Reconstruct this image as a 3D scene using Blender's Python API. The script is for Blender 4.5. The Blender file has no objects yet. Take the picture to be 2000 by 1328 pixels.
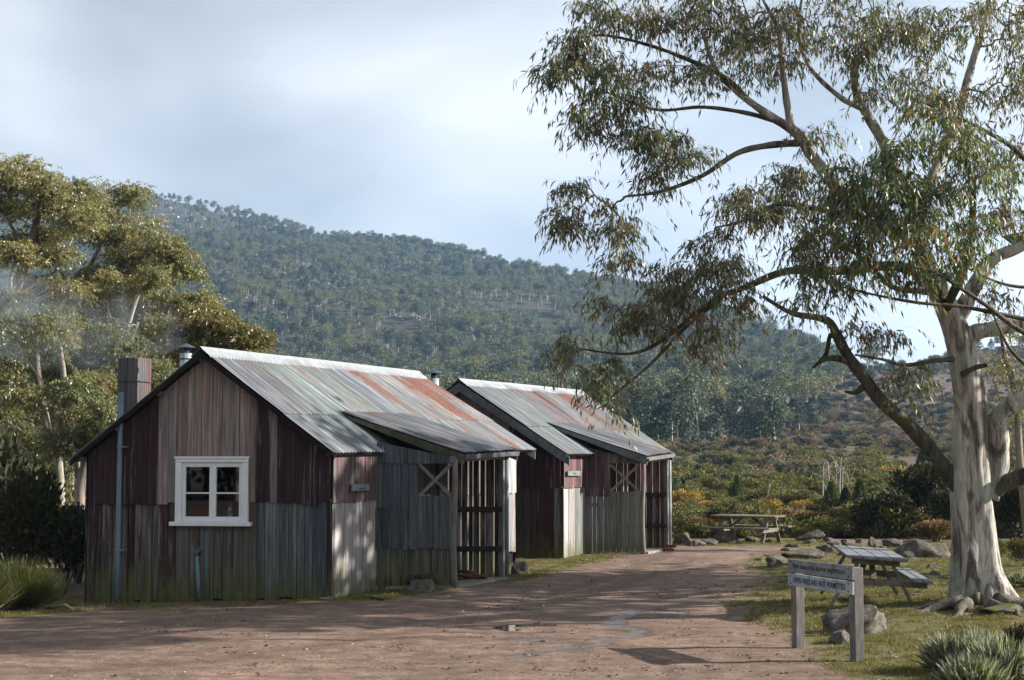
import bpy, bmesh, math, random
import numpy as np
from mathutils import Vector, Matrix, noise as mnoise

scene = bpy.context.scene
R = math.radians
rng = np.random.default_rng(7)
random.seed(7)

# ------------------------------------------------------------------ camera
F = 3200.0            # focal length in pixels of the 2000 px wide photograph
ZE = 2.3              # eye height
PITCH = math.atan(231.0 / F)
cam_data = bpy.data.cameras.new("camera")
cam_data.sensor_width = 36.0
cam_data.lens = F / 2000.0 * 36.0
cam_data.clip_start = 0.1
cam_data.clip_end = 9000.0
cam = bpy.data.objects.new("camera", cam_data)
cam.location = (0, 0, ZE)
cam.rotation_euler = (math.pi / 2 + PITCH, 0, 0)
scene.collection.objects.link(cam)
scene.camera = cam

# ------------------------------------------------------------------ light
SUN_EL, SUN_AZ = R(25), R(5)     # azimuth measured from +X towards +Y
sun_vec = Vector((math.cos(SUN_EL) * math.cos(SUN_AZ), math.cos(SUN_EL) * math.sin(SUN_AZ), math.sin(SUN_EL)))
sun_data = bpy.data.lights.new("sun", 'SUN')
sun_data.energy = 5.0
sun_data.angle = R(0.6)
sun_data.color = (1.0, 0.94, 0.86)
sun = bpy.data.objects.new("sun", sun_data)
sun.rotation_euler = sun_vec.to_track_quat('Z', 'Y').to_euler()
sun.location = (40, 10, 40)
scene.collection.objects.link(sun)

world = bpy.data.worlds.new("World")
scene.world = world
world.use_nodes = True
wt = world.node_tree
wt.nodes.clear()
def wn(t, **k):
    n = wt.nodes.new(t)
    for a, b in k.items(): setattr(n, a, b)
    return n
w_out = wn('ShaderNodeOutputWorld')
w_bg = wn('ShaderNodeBackground'); w_bg.inputs['Strength'].default_value = 0.058
w_sky = wn('ShaderNodeTexSky', sky_type='NISHITA')
w_sky.sun_disc = False
w_sky.sun_elevation = SUN_EL
w_sky.sun_rotation = math.pi / 2 - SUN_AZ
w_sky.altitude = 900
w_tc = wn('ShaderNodeTexCoord')
w_map = wn('ShaderNodeMapping'); w_map.inputs['Scale'].default_value = (1.0, 1.0, 1.9)
w_map.inputs['Location'].default_value = (0.10, 0.0, -0.42)
w_n1 = wn('ShaderNodeTexNoise'); w_n1.inputs['Scale'].default_value = 3.0; w_n1.inputs['Detail'].default_value = 4.5; w_n1.inputs['Roughness'].default_value = 0.42; w_n1.inputs['Distortion'].default_value = 0.25
w_r1 = wn('ShaderNodeValToRGB')
w_r1.color_ramp.elements[0].position = 0.30; w_r1.color_ramp.elements[0].color = (2.7, 3.1, 3.5, 1)
w_r1.color_ramp.elements[1].position = 0.70; w_r1.color_ramp.elements[1].color = (10.6, 10.7, 10.8, 1)
e = w_r1.color_ramp.elements.new(0.5); e.color = (6.2, 6.6, 7.0, 1)
w_mix = wn('ShaderNodeMix', data_type='RGBA'); w_mix.inputs[0].default_value = 0.96
L = wt.links.new
L(w_tc.outputs['Generated'], w_map.inputs['Vector']); L(w_map.outputs[0], w_n1.inputs['Vector'])
L(w_n1.outputs['Fac'], w_r1.inputs['Fac'])
L(w_sky.outputs[0], w_mix.inputs[6]); L(w_r1.outputs[0], w_mix.inputs[7])
# cloud is brighter towards the sun and the horizon, darker away from it
w_dot = wn('ShaderNodeVectorMath', operation='DOT_PRODUCT'); w_dot.inputs[1].default_value = tuple(sun_vec)
L(w_tc.outputs['Generated'], w_dot.inputs[0])
w_mr = wn('ShaderNodeMapRange'); w_mr.inputs['From Min'].default_value = -1; w_mr.inputs['From Max'].default_value = 1; w_mr.inputs['To Min'].default_value = .45; w_mr.inputs['To Max'].default_value = 1.45
L(w_dot.outputs['Value'], w_mr.inputs['Value'])
w_sep = wn('ShaderNodeSeparateXYZ'); L(w_tc.outputs['Generated'], w_sep.inputs[0])
w_mz = wn('ShaderNodeMapRange'); w_mz.inputs['From Min'].default_value = 0; w_mz.inputs['From Max'].default_value = .9; w_mz.inputs['To Min'].default_value = 1.2; w_mz.inputs['To Max'].default_value = .42
L(w_sep.outputs[2], w_mz.inputs['Value'])
w_mul = wn('ShaderNodeMath', operation='MULTIPLY'); L(w_mr.outputs[0], w_mul.inputs[0]); L(w_mz.outputs[0], w_mul.inputs[1])
w_fin = wn('ShaderNodeMix', data_type='RGBA', blend_type='MULTIPLY'); w_fin.inputs[0].default_value = 1.0
L(w_mix.outputs[2], w_fin.inputs[6]); L(w_mul.outputs[0], w_fin.inputs[7])
L(w_fin.outputs[2], w_bg.inputs['Color']); L(w_bg.outputs[0], w_out.inputs['Surface'])

vs = scene.view_settings
vs.view_transform = 'Standard'; vs.look = 'None'; vs.exposure = 1.2; vs.gamma = 1.0
vs.use_curve_mapping = False
scene.cycles.use_denoising = True
scene.cycles.max_bounces = 6
scene.cycles.diffuse_bounces = 2
scene.cycles.glossy_bounces = 3
scene.cycles.transmission_bounces = 4
scene.cycles.transparent_max_bounces = 8
scene.cycles.volume_bounces = 0
scene.cycles.sample_clamp_indirect = 4.0

# ------------------------------------------------------------------ helpers
cp, sp = math.cos(PITCH), math.sin(PITCH)
def ray(px, py):
    dx, dy = (px - 1000.0) / F, (664.0 - py) / F
    return np.array([dx, cp - dy * sp, sp + dy * cp])
def at(px, py, Y):
    d = ray(px, py); return np.array([0, 0, ZE]) + d * (Y / d[1])
def at_z(px, py, z=0.0):
    d = ray(px, py); return np.array([0, 0, ZE]) + d * ((z - ZE) / d[2])
def xp(px, Y): return (px - 1000.0) / F * Y        # x of a column at eye level
def project(P):
    P = np.asarray(P, float); x, y, z = P[..., 0], P[..., 1], P[..., 2] - ZE
    f = y * cp + z * sp; u = -y * sp + z * cp
    f = np.where(f < 0.05, 0.05, f)
    return 1000 + F * x / f, 664 - F * u / f

def link(o, parent=None):
    scene.collection.objects.link(o)
    if parent is not None: o.parent = parent
    return o
def tag(o, label=None, cat=None, group=None, kind=None):
    if label: o["label"] = label
    if cat: o["category"] = cat
    if group: o["group"] = group
    if kind: o["kind"] = kind
    return o
def empty(name, loc, label=None, cat=None, group=None):
    o = bpy.data.objects.new(name, None); o.location = Vector(loc); o.empty_display_size = 0.2
    link(o); return tag(o, label, cat, group)
def npmesh(name, V, faces, mat=None, smooth=False, col=None, uv=None):
    """faces: (n,k) int array or list of lists"""
    me = bpy.data.meshes.new(name)
    V = np.asarray(V, dtype=np.float32)
    if isinstance(faces, np.ndarray):
        nf, k = faces.shape
        me.vertices.add(len(V)); me.vertices.foreach_set('co', V.ravel())
        me.loops.add(nf * k); me.loops.foreach_set('vertex_index', faces.astype(np.int32).ravel())
        me.polygons.add(nf); me.polygons.foreach_set('loop_start', (np.arange(nf) * k).astype(np.int32))
        me.update(calc_edges=True)
    else:
        me.from_pydata([tuple(v) for v in V], [], faces); me.update()
    if smooth: me.polygons.foreach_set('use_smooth', np.ones(len(me.polygons), bool))
    if col is not None:
        a = me.color_attributes.new('col', 'FLOAT_COLOR', 'POINT')
        c = np.ones((len(V), 4), np.float32); c[:, :col.shape[1]] = col
        a.data.foreach_set('color', c.ravel())
    if uv is not None:
        a = me.attributes.new('sheet', 'FLOAT_VECTOR', 'POINT')
        c = np.zeros((len(V), 3), np.float32); c[:, :2] = uv
        a.data.foreach_set('vector', c.ravel())
    if mat: me.materials.append(mat)
    return me
def obj(name, V, faces, mat, parent=None, smooth=False, col=None, uv=None, color=None):
    V = np.asarray(V, float)
    if parent is not None: V = V - np.array(root_of(parent).location) if root_of(parent).type == 'EMPTY' else V
    o = bpy.data.objects.new(name, npmesh(name, V, faces, mat, smooth, col, uv))
    if color is not None: o.color = tuple(color) + ((1.0,) if len(color) == 3 else ())
    return link(o, parent)
def root_of(o):
    while o.parent is not None: o = o.parent
    return o

BOXF = [[0, 3, 2, 1], [4, 5, 6, 7], [0, 1, 5, 4], [1, 2, 6, 5], [2, 3, 7, 6], [3, 0, 4, 7]]
def boxv(c, ax, ay, az, hx, hy, hz):
    c = np.array(c, float); ax = np.array(ax, float); ay = np.array(ay, float); az = np.array(az, float)
    return np.array([c + sx * hx * ax + sy * hy * ay + sz * hz * az for sz in (-1, 1) for sx, sy in ((-1, -1), (1, -1), (1, 1), (-1, 1))])
def bevel_box(name, c, ax, ay, az, hx, hy, hz, mat, parent, b=0.006, color=None):
    V = boxv((0, 0, 0), (1, 0, 0), (0, 1, 0), (0, 0, 1), hx, hy, hz)
    bm = bmesh.new(); vv = [bm.verts.new(v) for v in V]
    for f in BOXF: bm.faces.new([vv[i] for i in f])
    bmesh.ops.bevel(bm, geom=list(bm.edges), offset=min(b, hx * .6, hy * .6, hz * .6), segments=1, affect='EDGES')
    M = np.array([np.array(ax), np.array(ay), np.array(az)], float)
    bm.verts.ensure_lookup_table(); bm.verts.index_update()
    co = np.array([v.co[:] for v in bm.verts]) @ M + np.array(c, float)
    fs = [[v.index for v in f.verts] for f in bm.faces]; bm.free()
    return obj(name, co, fs, mat, parent, color=color)
def bar(name, a, b, w, h, mat, parent, up=(0, 0, 1), color=None, bev=0.005):
    a = np.array(a, float); b = np.array(b, float); d = b - a; Ln = np.linalg.norm(d); d /= Ln
    s = np.cross(d, up); s /= np.linalg.norm(s); u = np.cross(s, d)
    return bevel_box(name, (a + b) / 2, d, s, u, Ln / 2, w / 2, h / 2, mat, parent, bev, color)

def catmull(P, n):
    P = np.asarray(P, float)
    if len(P) < 3:
        t = np.linspace(0, 1, n)[:, None]; return P[0] * (1 - t) + P[-1] * t
    Q = np.vstack([2 * P[0] - P[1], P, 2 * P[-1] - P[-2]])
    seg = len(P) - 1; out = []
    for t in np.linspace(0, seg, n):
        i = min(int(t), seg - 1); u = t - i
        p0, p1, p2, p3 = Q[i], Q[i + 1], Q[i + 2], Q[i + 3]
        out.append(0.5 * ((2 * p1) + (-p0 + p2) * u + (2 * p0 - 5 * p1 + 4 * p2 - p3) * u * u + (-p0 + 3 * p1 - 3 * p2 + p3) * u ** 3))
    return np.array(out)
def tube_arrays(P, rad, n=8, cap=True):
    P = np.asarray(P, float); m = len(P); rad = np.broadcast_to(np.asarray(rad, float), (m,))
    T = np.gradient(P, axis=0); T /= np.linalg.norm(T, axis=1)[:, None] + 1e-9
    a = np.array([0.31, 0.52, 0.12]) if abs(T[0, 2]) > .8 else np.array([0, 0, 1.0])
    N = np.cross(T[0], a); N /= np.linalg.norm(N)
    ang = np.arange(n) / n * 2 * math.pi
    V = []
    for i in range(m):
        N = N - T[i] * (N @ T[i]); N /= np.linalg.norm(N) + 1e-9
        B = np.cross(T[i], N)
        V.append(P[i] + rad[i] * (np.cos(ang)[:, None] * N + np.sin(ang)[:, None] * B))
    V = np.vstack(V)
    i = np.arange(m - 1)[:, None] * n; j = np.arange(n)[None, :]; k = (j + 1) % n
    Fq = np.stack([i + j, i + k, i + n + k, i + n + j], -1).reshape(-1, 4)
    if cap:
        V = np.vstack([V, P[0:1], P[-1:]]); c0, c1 = m * n, m * n + 1
        jj = np.arange(n); kk = (jj + 1) % n
        e = (m - 1) * n
        Fq = np.vstack([Fq, np.stack([kk, jj, np.full(n, c0), np.full(n, c0)], -1), np.stack([e + jj, e + kk, np.full(n, c1), np.full(n, c1)], -1)])
    return V, Fq
def fix_quads(Fq):
    return [list(dict.fromkeys(map(int, f))) for f in Fq]
def tube(name, P, rad, mat, parent, n=8, smooth=True, color=None, res=None):
    if res: 
        r = np.asarray(rad, float)
        if r.ndim: rad = np.interp(np.linspace(0, 1, res), np.linspace(0, 1, len(r)), r)
        P = catmull(P, res)
    V, Fq = tube_arrays(P, rad, n)
    return obj(name, V, fix_quads(Fq), mat, parent, smooth=smooth, color=color)

HAZE = 0.00016
# vectorised value noise
def _h(ix, iy, seed):
    n = (ix.astype(np.int64) * 374761393 + iy.astype(np.int64) * 668265263 + seed * 974711) & 0xFFFFFFFF
    n = ((n ^ (n >> 13)) * 1274126177) & 0xFFFFFFFF
    return ((n ^ (n >> 16)) & 0xFFFF) / 65535.0
def vnoise(x, y, seed=0):
    ix, iy = np.floor(x), np.floor(y); fx, fy = x - ix, y - iy
    u, v = fx * fx * (3 - 2 * fx), fy * fy * (3 - 2 * fy)
    a, b, c, d = _h(ix, iy, seed), _h(ix + 1, iy, seed), _h(ix, iy + 1, seed), _h(ix + 1, iy + 1, seed)
    return (a * (1 - u) + b * u) * (1 - v) + (c * (1 - u) + d * u) * v
def fbm(x, y, seed=0, o=4):
    s, a, t = 0, 0.5, 0
    for k in range(o):
        s = s + a * vnoise(x, y, seed + k * 17); t += a; x, y, a = x * 2.03 + 5.1, y * 2.03 + 1.7, a * .5
    return s / t
def sstep(a, b, x):
    t = np.clip((x - a) / (b - a), 0, 1); return t * t * (3 - 2 * t)

# ------------------------------------------------------------------ materials
class NT:
    def __init__(s, name):
        s.m = bpy.data.materials.new(name); s.m.use_nodes = True; s.t = s.m.node_tree; s.t.nodes.clear()
        s.out = s.n('ShaderNodeOutputMaterial')
    def n(s, ty, **k):
        x = s.t.nodes.new(ty)
        for a, b in k.items(): setattr(x, a, b)
        return x
    def l(s, a, b): s.t.links.new(a, b)
    def noise(s, vec, scale, detail=4, rough=.55, dist=0.0):
        x = s.n('ShaderNodeTexNoise'); x.inputs['Scale'].default_value = scale; x.inputs['Detail'].default_value = detail
        x.inputs['Roughness'].default_value = rough; x.inputs['Distortion'].default_value = dist
        if vec is not None: s.l(vec, x.inputs['Vector'])
        return x.outputs['Fac']
    def ramp(s, fac, stops, interp='LINEAR'):
        x = s.n('ShaderNodeValToRGB'); cr = x.color_ramp; cr.interpolation = interp
        while len(cr.elements) < len(stops): cr.elements.new(0.5)
        for e, (p, c) in zip(cr.elements, stops):
            e.position = p; e.color = (c, c, c, 1) if isinstance(c, (int, float)) else tuple(c) + (1,)
        s.l(fac, x.inputs['Fac']); return x.outputs['Color']
    def mix(s, fac, a, b, mode='MIX'):
        x = s.n('ShaderNodeMix', data_type='RGBA', blend_type=mode)
        for sock, v in ((0, fac), (6, a), (7, b)):
            if isinstance(v, (int, float)): x.inputs[sock].default_value = v if sock == 0 else (v, v, v, 1)
            elif isinstance(v, (tuple, list)): x.inputs[sock].default_value = tuple(v) + (1,)
            else: s.l(v, x.inputs[sock])
        return x.outputs[2]
    def math(s, op, a, b=0.0, clamp=False):
        x = s.n('ShaderNodeMath', operation=op, use_clamp=clamp)
        for i, v in enumerate((a, b)):
            if isinstance(v, (int, float)): x.inputs[i].default_value = v
            else: s.l(v, x.inputs[i])
        return x.outputs[0]
    def mapping(s, vec, scale, loc=None):
        x = s.n('ShaderNodeMapping'); x.inputs['Scale'].default_value = scale
        s.l(vec, x.inputs['Vector'])
        if loc is not None: s.l(loc, x.inputs['Location'])
        return x.outputs[0]
    def bump(s, h, strength=.4, dist=.01):
        x = s.n('ShaderNodeBump'); x.inputs['Strength'].default_value = strength; x.inputs['Distance'].default_value = dist
        s.l(h, x.inputs['Height']); return x.outputs[0]
    def bsdf(s, color, rough=.8, metal=0.0, normal=None, spec=.3):
        x = s.n('ShaderNodeBsdfPrincipled')
        for k, v in (('Base Color', color), ('Roughness', rough), ('Metallic', metal)):
            if isinstance(v, (int, float)) : x.inputs[k].default_value = v if k != 'Base Color' else (v, v, v, 1)
            elif isinstance(v, (tuple, list)): x.inputs[k].default_value = tuple(v) + (1,)
            else: s.l(v, x.inputs[k])
        x.inputs['Specular IOR Level'].default_value = spec
        if normal is not None: s.l(normal, x.inputs['Normal'])
        s.l(x.outputs[0], s.out.inputs['Surface']); return x
    def objcoord(s): return s.n('ShaderNodeTexCoord').outputs['Object']
    def pos(s): return s.n('ShaderNodeNewGeometry').outputs['Position']
    def rnd(s, k=37.0):
        oi = s.n('ShaderNodeObjectInfo'); c = s.n('ShaderNodeCombineXYZ')
        r = s.math('MULTIPLY', oi.outputs['Random'], k)
        for i in range(3): s.l(r, c.inputs[i])
        return c.outputs[0]

def mat_board():
    m = NT("weathered_board"); oi = m.n('ShaderNodeObjectInfo'); oc = m.objcoord(); rv = m.rnd()
    g1 = m.noise(m.mapping(oc, (26, 26, 1.1), rv), 1.0, 6, .62, .3)
    g2 = m.noise(m.mapping(oc, (90, 90, 2.5), rv), 1.0, 4, .6)
    col = m.mix(1.0, oi.outputs['Color'], m.ramp(g1, [(.25, .35), (.5, 1.0), (.78, 1.8)]), 'MULTIPLY')
    col = m.mix(.55, col, m.mix(1.0, col, m.ramp(g2, [(.3, .55), (.7, 1.45)]), 'MULTIPLY'))
    # paint worn to grey timber (amount in the object's alpha: 1 = solid)
    wn_ = m.noise(m.mapping(oc, (9, 9, .55), rv), 1.0, 6, .68, .4)
    amt = m.math('SUBTRACT', 1.0, oi.outputs['Alpha'])
    wear = m.math('SUBTRACT', m.math('ADD', wn_, m.math('MULTIPLY', amt, .5)), .62)
    wear = m.math('MULTIPLY', wear, 7.0, True)
    grey = m.ramp(g1, [(.25, (.075, .07, .066)), (.55, (.2, .185, .175)), (.8, (.3, .28, .26))])
    col = m.mix(wear, col, grey)
    # moss and damp stain near the ground
    sep = m.n('ShaderNodeSeparateXYZ'); m.l(m.pos(), sep.inputs[0])
    mn = m.noise(m.mapping(oc, (7, 7, 2.2), rv), 1.0, 5, .6)
    hgt = m.math('SUBTRACT', m.math('ADD', m.math('MULTIPLY', mn, 1.5), -.12), sep.outputs[2])
    mf = m.math('MULTIPLY', hgt, 1.7, True)
    moss = m.ramp(mn, [(.3, (.035, .035, .018)), (.5, (.085, .088, .03)), (.7, (.13, .13, .035))])
    col = m.mix(m.math('MULTIPLY', mf, .8), col, moss)
    b = m.bsdf(col, .86, 0, m.bump(m.math('ADD', g1, m.math('MULTIPLY', g2, .5)), .5, .006), .2)
    return m.m
def mat_timber(name, c, dark=.5, light=1.5, along=(3, 3, 3), rough=.82):
    m = NT(name); oc = m.objcoord(); rv = m.rnd()
    g = m.noise(m.mapping(oc, along, rv), 6.0, 6, .65, .6)
    col = m.mix(1.0, c, m.ramp(g, [(.28, dark), (.55, 1.0), (.75, light)]), 'MULTIPLY')
    big = m.noise(m.mapping(oc, (1, 1, 1), rv), 3.0, 3)
    col = m.mix(1.0, col, m.ramp(big, [(.3, .75), (.7, 1.2)]), 'MULTIPLY')
    m.bsdf(col, rough, 0, m.bump(g, .4, .006), .25); return m.m
def mat_roof():
    m = NT("weathered_corrugated_iron"); oi = m.n('ShaderNodeObjectInfo'); rv = m.rnd()
    at_ = m.n('ShaderNodeAttribute', attribute_name='sheet'); uv = at_.outputs['Vector']
    streak = m.noise(m.mapping(uv, (13, .8, 1), rv), 1.0, 5, .6, .2)
    patch = m.noise(m.mapping(uv, (1.5, .45, 1)), 1.0, 6, .68, .6)
    fine = m.noise(m.mapping(uv, (40, 14, 1), rv), 1.0, 4, .6)
    zinc = m.ramp(streak, [(.25, (.045, .056, .062)), (.4, (.105, .124, .132)), (.55, (.19, .212, .22)), (.74, (.37, .385, .39))])
    tint = m.mix(1.0, zinc, oi.outputs['Color'], 'MULTIPLY')
    rust_c = m.ramp(fine, [(.3, (.06, .022, .016)), (.5, (.16, .048, .028)), (.72, (.28, .1, .056))])
    amt = oi.outputs['Alpha']
    rf = m.math('SUBTRACT', m.math('ADD', m.math('ADD', m.math('MULTIPLY', patch, .75), m.math('MULTIPLY', streak, .35)), m.math('MULTIPLY', fine, .18)), m.math('SUBTRACT', .98, m.math('MULTIPLY', amt, .5)))
    rf = m.math('MULTIPLY', rf, 9.0, True)
    col = m.mix(m.math('MULTIPLY', rf, .92), tint, rust_c)
    thin = m.noise(m.mapping(uv, (55, 1.6, 1), rv), 1.0, 4, .6, .3)
    rust2 = m.ramp(thin, [(.5, 0.0), (.68, .62)])
    col = m.mix(rust2, col, (.125, .075, .052))
    rough = m.ramp(rf, [(0, .52), (1, .85)])
    b = m.bsdf(col, rough, 0.0, m.bump(fine, .25, .004), .45)
    m.l(m.math('MULTIPLY', m.math('SUBTRACT', 1.0, rf), .2), b.inputs['Metallic'])
    return m.m
def mat_plain(name, c, rough=.6, metal=0.0, var=.25, scale=8, spec=.35):
    m = NT(name); oc = m.objcoord()
    n = m.noise(m.mapping(oc, (1, 1, .6), m.rnd()), scale, 5, .6)
    col = m.mix(1.0, c, m.ramp(n, [(.3, 1 - var), (.7, 1 + var)]), 'MULTIPLY')
    m.bsdf(col, rough, metal, m.bump(n, .15, .004), spec); return m.m
def mat_leaf(name, trans=.3, rough=.5, spec=.35):
    m = NT(name); a = m.n('ShaderNodeAttribute', attribute_name='col')
    p = m.bsdf(a.outputs['Color'], rough, 0, None, spec)
    t = m.n('ShaderNodeBsdfTranslucent'); m.l(m.mix(1.0, a.outputs['Color'], (1.25, 1.15, .55), 'MULTIPLY'), t.inputs['Color'])
    x = m.n('ShaderNodeMixShader'); x.inputs[0].default_value = trans
    m.l(p.outputs[0], x.inputs[1]); m.l(t.outputs[0], x.inputs[2]); m.l(x.outputs[0], m.out.inputs['Surface'])
    return m.m
def mat_bark(name, pale, dark, lichen=None, zs=.55, scale=2.4, contrast=(.38, .62)):
    m = NT(name); oc = m.objcoord(); rv = m.rnd()
    a = m.noise(m.mapping(oc, (1, 1, zs * .5), rv), scale * 2.2, 6, .62, 1.2)
    b = m.noise(m.mapping(oc, (5, 5, .5), rv), scale * 2.0, 5, .6, .8)
    col = m.ramp(a, [(contrast[0], dark), ((contrast[0] + contrast[1]) / 2, tuple((x + y) / 2 for x, y in zip(pale, dark))), (contrast[1], pale)])
    col = m.mix(1.0, col, m.ramp(b, [(.3, .5), (.55, 1.0), (.75, 1.25)]), 'MULTIPLY')
    if lichen:
        l_ = m.noise(m.mapping(oc, (1, 1, .7), rv), scale * 1.4, 5, .6, .5)
        col = m.mix(m.ramp(l_, [(.5, 0.0), (.62, .75)]), col, lichen)
    m.bsdf(col, .85, 0, m.bump(m.math('ADD', a, m.math('MULTIPLY', b, .8)), .55, .03), .2); return m.m
def mat_rock():
    m = NT("lichen_rock"); oc = m.objcoord(); oi = m.n('ShaderNodeObjectInfo'); rv = m.rnd()
    a = m.noise(m.mapping(oc, (1, 1, 1), rv), 3.0, 7, .68, .6); b = m.noise(m.mapping(oc, (1, 1, 1), rv), 14.0, 5, .65)
    col = m.ramp(a, [(.25, (.04, .034, .028)), (.45, (.105, .088, .074)), (.62, (.18, .16, .138)), (.8, (.32, .31, .28))])
    col = m.mix(1.0, col, m.ramp(b, [(.3, .55), (.7, 1.35)]), 'MULTIPLY')
    g = m.n('ShaderNodeNewGeometry'); s = m.n('ShaderNodeSeparateXYZ'); m.l(g.outputs['Normal'], s.inputs[0])
    mf = m.math('MULTIPLY', m.math('SUBTRACT', m.math('ADD', m.math('MULTIPLY', s.outputs[2], .35), m.noise(m.mapping(oc, (1, 1, 1), rv), 2.2, 5, .6)), m.math('SUBTRACT', 1.12, m.math('MULTIPLY', oi.outputs['Alpha'], .5))), 6, True)
    moss = m.ramp(b, [(.3, (.04, .05, .008)), (.55, (.12, .135, .02)), (.75, (.2, .2, .03))])
    col = m.mix(mf, col, moss)
    m.bsdf(col, .9, 0, m.bump(m.math('ADD', a, m.math('MULTIPLY', b, .5)), .7, .05), .2); return m.m

M = {}
M['board'] = mat_board()
M['roof'] = mat_roof()
M['ridge'] = mat_plain("galvanised_ridge", (.34, .36, .375), .5, .35, .2, 6)
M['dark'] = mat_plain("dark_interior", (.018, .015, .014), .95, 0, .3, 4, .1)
M['fascia'] = mat_timber("fascia_timber", (.12, .13, .145), along=(2, 2, 2))
M['fascia_moss'] = mat_timber("mossy_fascia", (.1, .105, .07), along=(2, 2, 2))
M['white'] = mat_plain("white_paint", (.74, .76, .78), .45, 0, .08, 5)
M['pipe'] = mat_plain("blue_grey_pipe", (.13, .2, .235), .45, 0, .2, 4)
M['pipe_pale'] = mat_plain("pale_pipe", (.36, .42, .43), .4, 0, .2, 4)
M['flue'] = mat_plain("galvanised_flue", (.42, .47, .5), .4, .45, .2, 6)
M['flue_cap'] = mat_plain("flue_cap_dark", (.06, .085, .11), .5, .2, .2, 6)
M['post'] = mat_timber("round_post_timber", (.2, .185, .17), .4, 1.4, (8, 8, .6))
M['sign_post'] = mat_timber("sign_post_timber", (.2, .18, .165), .5, 1.4, (6, 6, .7))
M['plate'] = mat_plain('plate_grey', (.17, .19, .2), .7, 0, .3, 12)
M['rail_dark'] = mat_timber('dark_rail', (.035, .03, .027))
M['sign_board'] = mat_plain("sign_grey_paint", (.33, .385, .43), .7, 0, .3, 7)
M['sign_board_worn'] = mat_timber("sign_worn_board", (.25, .27, .29), .45, 1.4, (1, 1, 3))
M['ink'] = mat_plain("sign_lettering", (.02, .022, .03), .8, 0, .3, 20)
M['ink_worn'] = mat_plain("sign_lettering_worn", (.045, .04, .045), .85, 0, .5, 25)
M['table'] = mat_timber("picnic_timber", (.2, .17, .145), .5, 1.45, (1.5, 1.5, 1.5))
M['table_grey'] = mat_timber("picnic_top_timber", (.2, .215, .235), .5, 1.4, (1.5, 1.5, 1.5))
M['bolt'] = mat_plain("bolt_steel", (.05, .05, .05), .5, .6)
M['brick'] = mat_plain("red_brick", (.17, .045, .045), .85, 0, .4, 30)
M['concrete'] = mat_plain("concrete_step", (.25, .22, .19), .9, 0, .3, 10)
M['stone_step'] = mat_plain("field_stone", (.2, .17, .13), .9, 0, .5, 10)
M['rock'] = mat_rock()
M['log'] = mat_bark("old_log", (.1, .085, .07), (.03, .025, .02), (.06, .065, .02))
M['bark_hero'] = mat_bark("snow_gum_bark", (.5, .465, .41), (.12, .092, .082), (.3, .34, .29), .45, 2.1, (.4, .56))
M['bark_root'] = mat_bark('root_bark', (.2, .17, .15), (.06, .048, .042), (.09, .1, .05), .6, 2.0)
M['bark_limb'] = mat_bark("mossy_limb_bark", (.15, .13, .11), (.04, .034, .03), (.075, .085, .03), .5, 2.0)
M['bark_twig'] = mat_bark("twig_bark", (.3, .26, .23), (.1, .08, .075), None, .5, 3.0)
M['bark_left'] = mat_bark("left_gum_bark", (.36, .31, .26), (.13, .105, .09), None, .4, 1.2)
M['bark_far'] = mat_plain("far_gum_bark", (.5, .47, .43), .85, 0, .3, 2)
M['dead'] = mat_plain("bleached_dead_wood", (.46, .44, .41), .85, 0, .2, 3)
M['leaf'] = mat_leaf("gum_leaf", .3, .36, .5)
M['leaf_far'] = mat_leaf("far_leaf", .22, .6, .25)
M['shrub'] = mat_leaf("shrub_leaf", .22, .65, .2)
M['blade'] = mat_leaf("grass_blade", .3, .5, .35)
def mat_glass():
    m = NT("window_glass"); g = m.n('ShaderNodeBsdfGlossy'); g.inputs['Roughness'].default_value = .015; g.inputs['Color'].default_value = (.9, .95, 1, 1)
    t = m.n('ShaderNodeBsdfTransparent'); t.inputs['Color'].default_value = (.8, .84, .84, 1)
    f = m.n('ShaderNodeFresnel'); f.inputs['IOR'].default_value = 1.5
    x = m.n('ShaderNodeMixShader'); m.l(m.math('MULTIPLY', f.outputs[0], 1.0, True), x.inputs[0])
    m.l(t.outputs[0], x.inputs[1]); m.l(g.outputs[0], x.inputs[2]); m.l(x.outputs[0], m.out.inputs['Surface']); return m.m
M['glass'] = mat_glass()
def mat_water():
    m = NT("puddle_water"); n = m.noise(m.pos(), 3.0, 3)
    m.bsdf((.075, .06, .05), .04, 0, m.bump(n, .05, .01), .9); return m.m
M['water'] = mat_water()
# ------------------------------------------------------------------ terrain
PROF_Y = np.log(np.array([60., 75, 110, 160, 230, 320, 450, 650, 900, 1200, 1500, 1900, 2400]))
PROF_P = np.array([1012., 990, 955, 925, 885, 840, 765, 690, 595, 505, 440, 368, 300])
SKY_X = np.array([-1500., -600, -100, 110, 260, 380, 500, 600, 700, 800, 900, 1000, 1100, 1200, 1330, 1450, 1560, 1650, 1750, 1900, 2100, 2600, 3500])
SKY_P = np.array([420., 340, 335, 352, 374, 398, 434, 458, 466, 470, 487, 508, 522, 542, 582, 622, 660, 688, 690, 672, 650, 600, 560])
def near_z(x, y):
    g = lambda cx, cy, s, a: a * np.exp(-((x - cx) ** 2 + (y - cy) ** 2) / (2 * s * s))
    z = g(3.0, 39.5, 4.0, .14) + g(-7.6, 28.0, 2.2, -.12) + g(7.2, 24.6, 1.6, .12) + g(-1.2, 29.3, .8, .03)
    z = z + g(10.5, 27, 4, .1)
    z = z + (fbm(x * .45, y * .45, 3, 4) - .5) * .09 * sstep(0, 1, np.abs(y) / 12)
    return z
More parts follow.
